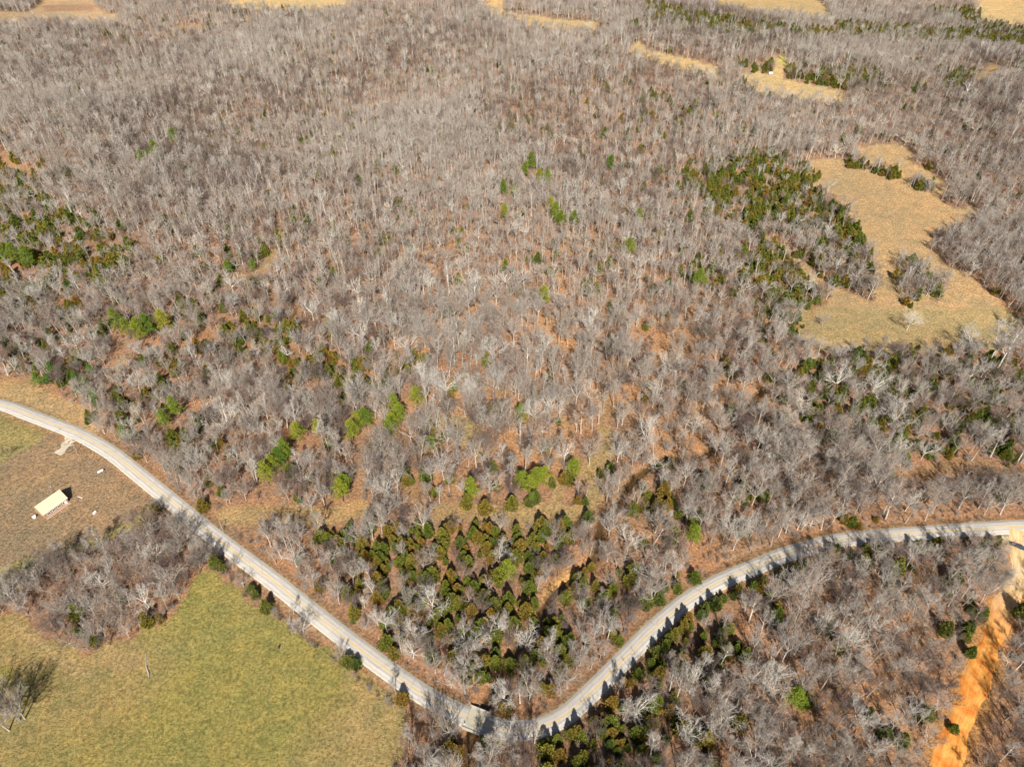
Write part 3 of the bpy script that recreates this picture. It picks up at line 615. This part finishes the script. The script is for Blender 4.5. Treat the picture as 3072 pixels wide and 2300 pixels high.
free &= ~inside(GPX, [(2980, 1600), (3030, 1660), (3060, 1720), (3500, 1760), (3500, 1560), (3072, 1575)])
dcr, _, _ = seg_dist(G[:, :2], CREEK); free &= dcr > 2.0
for ln, w_, yel in TRACKS:
    d, _, _ = seg_dist(G[:, :2], ln)
    if yel >= .1 and yel != 1.0: d = np.minimum(d, seg_dist(G[:, :2]+np.array([0, 4.5]), ln)[0])
    free &= ~((d < w_+.8)) | ((yel == 1.0) & (R.random(len(G)) < .5))
hand = np.array([(t[2], t[3]) for t in T if t[0] != 'shrub'])
for q in hand: free &= np.hypot(G[:, 0]-q[0], G[:, 1]-q[1]) > 2.6
for t in T:
    if t[0] == 'pine' and t[1] < 3: free &= np.hypot((G[:, 0]-t[2]), (G[:, 1]-t[3]+4.5)*.7) > 5.2
G, GPX, gdp = G[free], GPX[free], gdp[free]
# open spots where the leaf litter shows through
openn = vn(G[:, 0], G[:, 1], 13, 3.3)*.6+vn(G[:, 0], G[:, 1], 37, .4)*.4
midp = np.exp(-((GPX[:, 1]-1250)/500)**2)*np.exp(-((GPX[:, 0]-1700)/800)**2)
isl = np.zeros(len(G), bool)
for f in ISL: isl |= inside(GPX, f)
keep = isl | (R.random(len(G)) < np.clip(1.12-.55*np.clip(openn-.5, 0, 1)*2-.42*midp, .30, 1))
G, GPX, gdp, isl = G[keep], GPX[keep], gdp[keep], isl[keep]
cedp = np.where(GPX[:, 1] > 650, .065, .04)
GJ = GPX+R.normal(0, 1, GPX.shape)*np.clip((GPX[:, 1:2]-100)/1200, .05, 1)*np.array([55, 38])
for poly, p in CZ: cedp = np.where(inside(GJ, poly), p, cedp)
clump = vn(G[:, 0], G[:, 1], 7, 5.1); zone_c = cedp > .1
cedp = np.where(cedp > .1, np.clip(cedp*(.75+.8*clump), 0, .95), cedp*(.3+2*clump*(clump > .6)))
cedp = np.where(isl, .35, cedp)
for f in DENSE: isl |= inside(GPX, f)
isc = R.random(len(G)) < cedp
tone = .5*vn(G[:, 0], G[:, 1], 24, 7.7)+.5*vn(G[:, 0], G[:, 1], 75, 2.2); sizep = vn(G[:, 0], G[:, 1], 48, 8.8); darkp = vn(G[:, 0], G[:, 1]*.6, 60, 5.5); u_ = R.random(len(G))
for i in range(len(G)):
    x, y = G[i, :2]; far = gdp[i] > 520
    if isc[i]:
        T.append(['cedar', rnd.choice((0, 1, 1, 2, 3, 3, 0, 1, 3, 5)), x, y, rnd.uniform(.45, 1.15), rnd.uniform(0, 6.28), False])
        T[-1][2] += rnd.uniform(-2.5, 2.5); T[-1][3] += rnd.uniform(-2.5, 2.5)
        for _ in range(rnd.choice((0, 1, 1, 2, 3)) if zone_c[i] or isl[i] else rnd.choice((0, 0, 1, 2))): T.append(['cedar', rnd.choice((0, 1, 2, 4)), x+rnd.uniform(-4.5, 4.5), y+rnd.uniform(-4.5, 4.5), rnd.uniform(.35, .95), rnd.uniform(0, 6.28), False])
    else:
        r_ = u_[i]; t_ = tone[i]
        if r_ < .07: mi = rnd.choice((3, 8, 10))
        elif r_ < .07+(.30 if y < 380 else .16)*t_: mi = rnd.choice((4, 5))
        elif r_ < .30+.45*darkp[i]: mi = 7 if rnd.random() < .25+.5*darkp[i] else 2
        else: mi = rnd.choice((0, 1, 2, 6, 9, 0, 1)) if y < 380 else rnd.choice((0, 1, 2, 6, 8, 1, 2, 9))
        if GPX[i, 0] > 2050 and GPX[i, 1] > 1700 and mi in (0, 9, 4) and rnd.random() < .75: mi = rnd.choice((1, 2, 6, 8, 5))
        big = rnd.uniform(.75, 1.45) if GPX[i, 1] < 1500 else rnd.uniform(.7, 1.3)
        big *= .78+.42*sizep[i]
        if y > 380: big *= .84
        if GPX[i, 0] < 750 and GPX[i, 1] > 1500: mi = rnd.choice((mi, mi, 7, 4, 0, 9)); big *= .85
        if zone_c[i]: big = min(big, 1.2)*(.7 if GPX[i, 1] > 1750 and GPX[i, 0] > 1500 else .85)
        if isl[i]:
            big = rnd.uniform(.8, 1.05)
            T.append(['bare', rnd.choice((0, 1, 4, 7, 9)), x+rnd.uniform(-3, 3), y+rnd.uniform(-3, 3), rnd.uniform(.5, .9), rnd.uniform(0, 6.28), False])
        T.append(['bare', mi, x, y, big, rnd.uniform(0, 6.28), False])
print('trees', len(T))
# brush between the trees
ub = []
ns = 24000; bx = R.uniform(-380, 380, ns); by = 60+R.random(ns)*480
ux, uy, ud = proj(bx, by, h_base(bx, by)); UP = np.column_stack([ux, uy]); ok = (ux > -250) & (ux < 3320)
for f in [F_TAN, F_PAST, F_LAWN]: ok &= ~inside(UP, f)
BP = np.column_stack([bx, by]); d, s_, _ = seg_dist(BP, ROAD); ok &= (d > 4.6)
d, _, _ = seg_dist(BP, DIRT); ok &= d > 5; d, _, _ = seg_dist(BP, CREEK); ok &= d > 2.6
ok &= ~inside(UP, [(2980, 1600), (3030, 1660), (3060, 1720), (3500, 1760), (3500, 1560), (3072, 1575)])
ok &= ~((s_ <= 0) & (seg_dist(BP, ROAD)[0] < 9) & (ux < 1250) & (ux > 740)) & ~((s_ > 0) & (seg_dist(BP, ROAD)[0] < 15) & (ux < 270))
for ln, w_, yel in TRACKS: d, _, _ = seg_dist(BP, ln); ok &= d > w_
ok &= vn(bx, by, 11, 9.0)-.28*np.exp(-((uy-1100)/420)**2-((ux-1650)/700)**2) > .34
BP = BP[ok]

T = [t for t, d in zip(T, seg_dist([(t[2], t[3]) for t in T], ROAD)[0]) if d > 4.6]
# ------------------------------------------------------------------ individuals and woodland
zz = h_np(np.array([t[2] for t in T]), np.array([t[3] for t in T]))
MODELS = {'bare': (BARE, FARB), 'cedar': (CED, FARC), 'pine': (PINE, PINE), 'shrub': (SHR, SHR)}
rows = []
for i, t in enumerate(T):
    near = MODELS[t[0]][0][t[1]]; hg = near.hgt*t[4]; px_, py_, dp = proj(t[2], t[3], zz[i]+hg*.5)
    vis = -15 < px_ < 3087 and -10 < py_ < 2312
    rows.append((i, hg/dp, vis, px_, py_, dp))
single = set()
for kind, cap in (('bare', 300), ('cedar', 300), ('pine', 300), ('shrub', 300)):
    c = [r for r in rows if T[r[0]][0] == kind and r[2]]
    c.sort(key=lambda r: -(r[1]*(1.25 if T[r[0]][6] and r[5] < 420 else 1))); single |= {r[0] for r in c[:cap]}
info = {r[0]: r for r in rows}
gid = {'bare': ('bare_tree', 'tree', 'leafless trees'), 'cedar': ('cedar_tree', 'tree', 'cedar trees'), 'pine': ('pine_tree', 'tree', 'bright pines'), 'shrub': ('bare_shrub', 'shrub', 'roadside shrubs')}
def place_words(i):
    r = info[i]; x, y = T[i][2:4]; d, s, _ = seg_dist([(x, y)], ROAD); bx_, by_, _ = proj(x, y, zz[i])
    dd_ = seg_dist([(x, y)], DIRT)[0][0]
    if s[0] <= 0:
        if d[0] < 12: return 'beside the paved road'
        if bx_ < 140 and by_ > 1950: return 'standing in the pasture'
        if bx_ < 800: return 'in the pasture copse'
        ddx = np.interp(y, [p[1] for p in DIRT[::-1]], [p[0] for p in DIRT[::-1]])
        return 'right of the dirt road' if x > ddx else 'in the wood below the road'
    if inside([(bx_, by_)], F_TAN)[0]: return 'on the tan field'
    if by_ > 1560 and d[0] < 400 and 700 < bx_ < 2050: return 'inside the road bend'
    return 'in the wood beyond the road'
used = set()
kindword = {'bare': 'leafless tree', 'cedar': 'cedar', 'pine': 'pine', 'shrub': 'leafless shrub'}
for i in sorted(single):
    kind, mi, x, y, sc, rz, _ = T[i]; md = MODELS[kind][0][mi]; nm, cat, grp = gid[kind]; r = info[i]
    root = empty(nm, (x, y, zz[i]-.1), rz, sc)
    if md.trunk:
        o = bpy.data.objects.new('trunk', md.trunk); COL.objects.link(o); o.parent = root
    o = bpy.data.objects.new('crown' if md.trunk else 'branches', md.crown); COL.objects.link(o); o.parent = root
    ax, ay = r[3]/30.72, r[4]/23.0
    for nd in (0, 1, 2):
        lab = f"{md.words} {kindword[kind]} {place_words(i)}, {min(max(ax, 0), 100):.{nd}f}% across, {min(max(ay, 0), 100):.{nd}f}% down"
        if lab not in used: break
    used.add(lab); tag(root, lab, cat, grp)

def scatter(name, models, items, label, cat):
    """woodland too numerous to single out: one object that instances joined tree models on points"""
    c = bpy.data.collections.new(name+'_models')
    for k, md in enumerate(models):
        o = bpy.data.objects.new(f'{name}_model_{k:02d}', md.whole); c.objects.link(o)
    n = len(items); me = bpy.data.meshes.new(name); me.vertices.add(n)
    me.vertices.foreach_set('co', np.array([it[0:3] for it in items], np.float32).ravel())
    a = me.attributes.new('pid', 'INT', 'POINT'); a.data.foreach_set('value', np.array([it[3] for it in items], np.int32))
    a = me.attributes.new('rot', 'FLOAT_VECTOR', 'POINT'); a.data.foreach_set('vector', np.array([it[4] for it in items], np.float32).ravel())
    a = me.attributes.new('scl', 'FLOAT_VECTOR', 'POINT'); a.data.foreach_set('vector', np.array([it[5] for it in items], np.float32).ravel())
    o = bpy.data.objects.new(name, me); COL.objects.link(o)
    g = bpy.data.node_groups.new(name, 'GeometryNodeTree')
    g.interface.new_socket('Geometry', in_out='INPUT', socket_type='NodeSocketGeometry'); g.interface.new_socket('Geometry', in_out='OUTPUT', socket_type='NodeSocketGeometry')
    gi, go = g.nodes.new('NodeGroupInput'), g.nodes.new('NodeGroupOutput')
    ip = g.nodes.new('GeometryNodeInstanceOnPoints'); ci = g.nodes.new('GeometryNodeCollectionInfo')
    ci.inputs['Collection'].default_value = c; ci.inputs['Separate Children'].default_value = True; ci.inputs['Reset Children'].default_value = True
    ip.inputs['Pick Instance'].default_value = True
    def na(nm, ty): q = g.nodes.new('GeometryNodeInputNamedAttribute'); q.data_type = ty; q.inputs[0].default_value = nm; return q.outputs[0]
    L = g.links.new; L(gi.outputs[0], ip.inputs['Points']); L(ci.outputs[0], ip.inputs['Instance']); L(na('pid', 'INT'), ip.inputs['Instance Index'])
    L(na('rot', 'FLOAT_VECTOR'), ip.inputs['Rotation']); L(na('scl', 'FLOAT_VECTOR'), ip.inputs['Scale']); L(ip.outputs[0], go.inputs[0])
    md = o.modifiers.new('scatter', 'NODES'); md.node_group = g
    tag(o, label, cat, None, 'stuff'); return o
def rest(kind):
    near, far = MODELS[kind]; out = []
    for i, t in enumerate(T):
        if t[0] != kind or i in single: continue
        k = t[1]+(len(near) if info[i][5] > 430 else 0)
        s = t[4]; out.append((t[2], t[3], zz[i]-.1, k, (rnd.gauss(0, .03), rnd.gauss(0, .03), t[5]), (s*rnd.uniform(.9, 1.1), s*rnd.uniform(.9, 1.1), s*rnd.uniform(.93, 1.1))))
    return out
scatter('woodland', BARE+FARB, rest('bare'), 'grey leafless hardwood forest covering the land beyond the road as one mass', 'woodland')
scatter('cedar_thicket', CED+FARC, rest('cedar'), 'olive and rusty cedar thickets mixed through the grey wood beyond the nearest cedars', 'evergreen thicket')
uz = h_np(BP[:, 0], BP[:, 1])
scatter('underbrush', SHR, [(BP[k, 0], BP[k, 1], uz[k]-.05, int(R.integers(4)), (0, 0, float(R.uniform(0, 6.28))), (s_ := float(R.uniform(.35, .95)), s_, s_)) for k in range(len(BP))],
        'low bare brown underbrush between the tree trunks', 'underbrush')

# ------------------------------------------------------------------ long low building on the lawn
E1, E2 = at0(128.5, 1545.5, 2.7), at0(203, 1493, 2.7)
ax_ = unit(E2-E1); L_ = float(np.linalg.norm(E2-E1)); nr_ = np.array([-ax_[1], ax_[0]])
RZ = 6.1
Rg = at0(106, 1517, RZ); hw_ = max(2.6, float((Rg-E1)@nr_)); rz_ = math.atan2(ax_[1], ax_[0])
ctr = (E1+E2)/2+nr_*hw_; bz = hz(ctr[0], ctr[1])
print('building', L_, hw_*2)
bd = empty('building', (ctr[0], ctr[1], bz-.1), rz_); tag(bd, 'long low brick building with cream metal roof standing on the brown lawn', 'building')
wl, ww = L_/2-.35, hw_-.45
wm = MB(); wm.box((0, -ww, 1.35), (2*wl, .2, 2.7)); wm.box((0, ww, 1.35), (2*wl, .2, 2.7))
for s in (-1, 1):
    i = len(wm.v); x0, x1 = s*(wl-.1), s*(wl+.1)
    for x in (x0, x1): wm.v += [(x, -ww+.1, 0), (x, ww-.1, 0), (x, ww-.1, 2.7), (x, 0, RZ-.2), (x, -ww+.1, 2.7)]
    wm.f += [tuple(i+k for k in range(5)), tuple(i+9-k for k in range(5))]+[(i+k, i+5+k, i+5+(k+1) % 5, i+(k+1) % 5) for k in range(5)]
wm.build('wall', M['wall_brick'], bd)
rf = MB()
for s in (-1, 1):
    i = len(rf.v); e = s*hw_
    for x in (-L_/2, L_/2): rf.v += [(x, e, 2.62), (x, 0, RZ), (x, 0, RZ+.1), (x, e, 2.72)]
    rf.f += [(i, i+1, i+2, i+3), (i+7, i+6, i+5, i+4), (i, i+4, i+5, i+1), (i+3, i+2, i+6, i+7), (i, i+3, i+7, i+4)]
ro = rf.build('roof', M['roof'], bd)
rb = MB()
for k in range(int(L_/.9)+1):
    x = -L_/2+.1+k*.9
    for s in (-1, 1): rb.tube([(x, s*(hw_-.02), 2.75), (x, s*.06, RZ+.09)], [.022, .022], 3)
rb.build('seam', M['roof'], ro)
for k in range(4):
    x = -wl+(k+.75)*(2*wl-.8)/4.2+.2; f = MB()
    f.box((x, -ww-.13, 1.98), (1.5, .08, .12)); f.box((x, -ww-.13, .82), (1.6, .14, .14)); f.box((x-.72, -ww-.13, 1.4), (.12, .08, 1.04)); f.box((x+.72, -ww-.13, 1.4), (.12, .08, 1.04)); f.box((x, -ww-.13, 1.4), (.08, .07, 1.04))
    wf = f.build('window', M['white'], bd); MB().box((x, -ww-.115, 1.4), (1.3, .03, 1.04)).build('pane', M['glass'], wf)
dfm = MB(); dfm.box((wl-1.1, -ww-.13, 1.05), (1.0, .08, 2.1)); dr_ = dfm.build('door', M['white'], bd); MB().box((wl-.75, -ww-.2, 1.0), (.12, .06, .05)).build('handle', M['steel'], dr_)
MB().box((0, -ww-.9, .14), (2*wl, 1.4, .12)).build('walkway', M['walk'], bd)

def capsule(cx, L, r, n=12):
    m_ = MB(); pts = []; rd = []
    for a in np.linspace(0, math.pi/2, 5)[:-1]: pts.append((-L/2-math.cos(a)*r*.7, 0, 0)); rd.append(max(.02, math.sin(a)*r))
    pts += [(-L/2, 0, 0), (L/2, 0, 0)]; rd += [r, r]
    for a in np.linspace(math.pi/2, 0, 5)[1:]: pts.append((L/2+math.cos(a)*r*.7, 0, 0)); rd.append(max(.02, math.sin(a)*r))
    pts = [(p[0], p[1], cx) for p in pts]; return m_.tube(pts, rd, n)
def tank(px, py, rz, L, r, label, vert=False):
    p = at0(px, py); t = empty('gas_tank', (*p, hz(*p)), rz); tag(t, label, 'tank')
    capsule(r+.3, L, r).build('vessel', M['white'], t)
    for s in (-1, 1): MB().box((s*L*.32, 0, .15), (.18, r*1.5, .34)).build('leg', M['concrete'], t)
    MB().tube([(0, 0, 2*r+.28), (0, 0, 2*r+.5)], [.16, .14], 8).build('valve_cover', M['steel'], t)
tank(303, 1416, .75, 2.1, .5, 'white cylindrical gas tank on the lawn between building and road')
p = at0(104, 1553); t = empty('storage_box', (*p, hz(*p)), rz_); tag(t, 'small white box with a pitched lid beside the left end of the building', 'box')
MB().box((0, 0, .55), (1.0, .8, 1.1)).build('body', M['white'], t); lid = MB(); lid.v = [(-.75, -.6, 1.1), (.75, -.6, 1.1), (.75, .6, 1.1), (-.75, .6, 1.1), (-.75, 0, 1.4), (.75, 0, 1.4)]
lid.f = [(0, 1, 5, 4), (2, 3, 4, 5), (1, 2, 5), (3, 0, 4), (3, 2, 1, 0)]; lid.build('lid', M['white'], t)
p = at0(285, 1539); t = empty('well_housing', (*p, hz(*p)), 1.3); tag(t, 'small white well housing alone on the lawn right of the building', 'well cover')
MB().box((0, 0, .35), (1.6, .8, .7)).build('housing', M['white'], t); capsule(.7, 1.2, .38, 10).build('cover', M['white'], t)
p, q = at0(234, 1489), at0(247, 1494); zz0 = hz(*p)
tag(MB().tube([(*p, zz0+.12), (*((p+q)/2), zz0+.16), (*q, zz0+.12)], [.14, .15, .14], 8).build('pipe', M['white']), 'pale pipe lying on the lawn off the right end of the building', 'pipe')

def pole(name, px, py, hgt, label, r=.16, arm=0, lamp=False, lean=(0, 0)):
    p = at0(px, py); t = empty(name, (*p, hz(*p)-.1)); tag(t, label, 'pole')
    MB().tube([(0, 0, 0), (lean[0]*.5, lean[1]*.5, hgt*.5), (*lean, hgt)], [r, r*.85, r*.7], 8).build('shaft', M['wood_pale'], t)
    if arm: MB().box((lean[0], lean[1]-.2, hgt-.6), (arm, .14, .16), .6).build('crossarm', M['wood'], t)
    if lamp:
        a = MB().tube([(0, 0, hgt-.2), (.7, 0, hgt+.05), (1.2, 0, hgt)], [.04, .04, .03], 5).build('arm', M['steel'], t)
        MB().tube([(1.2, 0, hgt+.08), (1.2, 0, hgt-.18), (1.2, 0, hgt-.3)], [.12, .3, .2], 10).build('lamp_head', M['steel'], a)
    return t
pole('utility_pole', 538, 1583, 9.5, 'tall pale wooden utility pole between the copse and the road', .2, 2.2)
pole('yard_light', 155, 1476, 4.2, 'thin yard light pole just behind the building', .09, 0, True)
pole('utility_pole', 231, 1355, 5.5, 'short wooden utility pole on the lawn near the driveway', .13, 1.2)
pole('utility_pole', 669, 1590, 6.0, 'dark wooden utility pole on the far verge of the road', .14, 1.2)
# sign posts near the bridge
for px, py, lab in ((1394, 2176, 'small sign on a post left of the concrete bridge'), (1545, 2222, 'small sign on a post right of the concrete bridge')):
    p = at0(px, py); t = empty('road_sign', (*p, hz(*p))); tag(t, lab, 'sign')
    MB().tube([(0, 0, 0), (0, 0, 2.1)], [.05, .05], 6).build('post', M['wood'], t); MB().box((0, -.07, 1.8), (.45, .03, .6)).build('panel', M['white'], t)

# wire fences round the lawn and along the pasture
def fence(px, label, step=4.5):
    ln = resample([at0(*p) for p in px], step); p0 = ln[0]; z0 = hz(*p0); t = empty('wire_fence', (*p0, z0)); tag(t, label, 'fence')
    zs = [hz(*p)-z0 for p in ln]; wires = MB()
    for k, p in enumerate(ln[:100]):
        d = p-p0; MB().tube([(d[0], d[1], zs[k]-.2), (d[0]+rnd.uniform(-.05, .05), d[1], zs[k]+1.35)], [.08, .07], 6).build('post', M['wood'], t)
    for hh in (.45, .85, 1.2):
        wires.tube([(p[0]-p0[0], p[1]-p0[1], z+hh) for p, z in zip(ln, zs)], [.015]*len(ln), 3)
    wires.build('wires', M['wire'], t)
fence([(445, 1500), (363, 1553), (300, 1580)], 'wire fence on wooden posts running from the road down to the copse')
fence([(60, 1358), (120, 1328), (165, 1302), (180, 1290)], 'wire fence between the green grass and the brown lawn left of the driveway')
sline = []
for k, p in enumerate(ROAD):
    q = proj(p[0], p[1], 0)
    if 740 < q[0] < 1290:
        d = unit(ROAD[k+1]-ROAD[k-1]); sline.append(p+np.array([d[1], -d[0]])*8.9)
ln = sline[::3]; fence([proj(p[0], p[1], hz(*p))[:2] for p in ln], 'long wire fence dividing the green pasture from the paved road')

# ------------------------------------------------------------------ bridge
dcs, _, _ = seg_dist(np.array([p for p in ROAD]), CREEK); ib = int(np.argmin(dcs)); bp0 = ROAD[ib]; bdv = unit(ROAD[ib+1]-ROAD[ib-1])
bzz = float(h_base(*bp0)); br = empty('bridge', (*bp0, bzz), math.atan2(bdv[1], bdv[0])); tag(br, 'short concrete bridge carrying the paved road over the creek', 'bridge')
BL, BW = 6.4, 8.2
MB().box((0, 0, -.02), (BL, BW, .54)).build('deck', M['deck'], br)
for s in (-1, 1):
    pr = MB().box((0, s*(BW/2-.17), .42), (BL+.6, .3, .46)); pr.box((0, s*(BW/2+.02), -.16), (BL+.2, .2, .5)); pr.build('parapet', M['concrete'], br)
    MB().box((s*(BL/2+.2), 0, -1.3), (.5, BW+.4, 1.9)).build('abutment', M['concrete'], br)
    for q in (-1, 1): MB().box((s*(BL/2+1.4), q*(BW/2+.9), -1.5), (2.0, .3, 1.9), s*q*.6).build('wing_wall', M['stone'], br)
# rocks along the creek
def rock(name, x, y, s, label, grp):
    m_ = MB(); r = random.Random(int(x*97+y*31)); m_.v = []
    pts = [(0, 0, -1), (0, 0, 1)]
    n = 7
    m_.v = [(0, 0, -.3*s)]
    for lz, lr in ((-.1, 1.0), (.35, .8), (.6, .4)):
        for j in range(n):
            a = 2*math.pi*j/n; q = lr*s*r.uniform(.7, 1.1); m_.v.append((q*math.cos(a), q*math.sin(a)*.8, lz*s*r.uniform(.8, 1.2)))
    m_.v.append((0, 0, .68*s)); m_.f = [(0, 1+(j+1) % n, 1+j) for j in range(n)]
    for l_ in range(2):
        for j in range(n): a = 1+l_*n; m_.f.append((a+j, a+(j+1) % n, a+n+(j+1) % n, a+n+j))
    m_.f += [(1+2*n+j, 1+2*n+(j+1) % n, 1+3*n) for j in range(n)]
    tag(m_.build(name, M['stone'], None, (x, y, hz(x, y)-.1)), label, 'rock', grp)
for px, py, s, lab in ((1473, 2130, 1.1, 'orange brown boulder on the creek bank above the bridge'), (1437, 2110, .9, 'tan boulder left of the creek above the bridge'), (1415, 2203, .7, 'white boulder in the creek just below the bridge'), (1428, 2118, .6, 'small tan rock at the upper left of the bridge')):
    p = at0(px, py); rock('boulder', p[0], p[1], s, lab, 'boulders by the bridge')

# ------------------------------------------------------------------ fallen log and stump in the pasture
p, q = at0(435, 1959), at0(446, 2031); mid = (p+q)/2+np.array([-.25, 0])
lm = MB(); z0 = hz(*mid)
pp = [np.array([*(p+(q-p)*t+np.array([.25*math.sin(t*9), 0])), z0+.22+.06*math.sin(t*11)]) for t in np.linspace(0, 1, 9)]
lm.tube(pp, [.10, .13, .09, .16, .19, .22, .24, .22, .17], 7)
for k, dx in ((2, -1.1), (3, .9), (5, -.8), (4, 1.0)): lm.tube([pp[k], pp[k]+np.array([dx*.6, .4, .25]), pp[k]+np.array([dx, .6, .2])], [.08, .05, .02], 5)
tag(lm.build('fallen_log', M['wood_pale']), 'weathered fallen log with broken branches lying in the green pasture', 'log')
p = at0(837, 1943); sm = MB(); sm.tube([(0, 0, -.1), (.03, .02, .6), (.1, -.05, 1.5), (.05, 0, 1.7)], [.42, .3, .26, .12], 8); sm.tube([(.08, 0, 1.0), (.5, -.2, 1.6)], [.12, .04], 5)
tag(sm.build('tree_stump', M['dark'], None, (*p, hz(*p))), 'short dark broken stump in the green pasture near the road', 'stump')

# ------------------------------------------------------------------ parked car by the gravel junction
p = at0(3052, 1640); cz = hz(*p); car = empty('parked_car', (*p, cz+.02), -.62); tag(car, 'dark slate car parked on the gravel at the dirt road junction', 'car')
prof = [(-2.35, .45), (-2.35, .95), (-2.1, 1.02), (-1.15, 1.08), (-.55, 1.52), (.95, 1.56), (1.75, 1.12), (2.25, 1.02), (2.35, .85), (2.35, .45)]
cm = MB(); n = len(prof)
for yy, k in ((-.92, 0), (-.86, .0), (.86, 0), (.92, 0)): pass
for yy, ins in ((-.9, 1), (-.78, 0), (.78, 0), (.9, 1)):
    for x, z in prof: cm.v.append((x*(.985 if ins else 1), yy*(.86 if z > 1.2 else 1), z-(.05 if ins else 0)))
for a in range(3):
    for k in range(n): cm.f.append((a*n+k, a*n+(k+1) % n, (a+1)*n+(k+1) % n, (a+1)*n+k))
cm.f += [tuple(range(n-1, -1, -1)), tuple(3*n+k for k in range(n))]
cm.build('body', M['car_paint'], car)
def quad(nm, pts, mat): 
    o = obj(nm, pts, [(0, 1, 2, 3)], mat, car); sm_ = o.modifiers.new('thickness', 'SOLIDIFY'); sm_.thickness = .02; return o
quad('windscreen', [(1.0, -.62, 1.555), (1.0, .62, 1.555), (1.72, .74, 1.16), (1.72, -.74, 1.16)][::-1], M['glass'])
quad('rear_window', [(-.62, -.62, 1.51), (-1.1, -.7, 1.14), (-1.1, .7, 1.14), (-.62, .62, 1.51)][::-1], M['glass'])
for s in (-1, 1): MB().box((.2, s*.80, 1.3), (1.6, .04, .28)).build('side_window', M['glass'], car)
for x in (-1.45, 1.5):
    for s in (-1, 1):
        wh = MB().tube([(x, s*.72, .34), (x, s*.95, .34)], [.34, .34], 14).build('wheel', M['rubber'], car); MB().tube([(x, s*.95, .34), (x, s*.965, .34)], [.2, .18], 10).build('rim', M['steel'], wh)
for s in (-1, 1): MB().box((2.33, s*.62, .82), (.08, .34, .14)).build('headlight', M['steel'], car)

# ------------------------------------------------------------------ small white house far away in the clearing
p = at0(2311, 222); t = empty('shed', (*p, float(h_base(*p))), .2, .33); tag(t, 'tiny white shed at the edge of the far tan clearing', 'shed')
hm = MB(); hm.box((0, 0, 1.5), (11, 7, 3.0)); hm.build('wall', M['white'], t)
hr = MB(); hr.v = [(-6, -4, 3), (6, -4, 3), (6, 4, 3), (-6, 4, 3), (-6, 0, 5.6), (6, 0, 5.6)]; hr.f = [(0, 1, 5, 4), (2, 3, 4, 5), (1, 2, 5), (3, 0, 4), (3, 2, 1, 0)]; hr.build('roof', M['white'], t)
for x in (-3.4, 3.4): MB().box((x, -3.53, 1.7), (1.2, .1, 1.2)).build('window', M['glass'], t)
MB().box((0, -3.53, 1.1), (1.1, .1, 2.1)).build('door', M['wood'], t)
print('objects', len(bpy.data.objects))
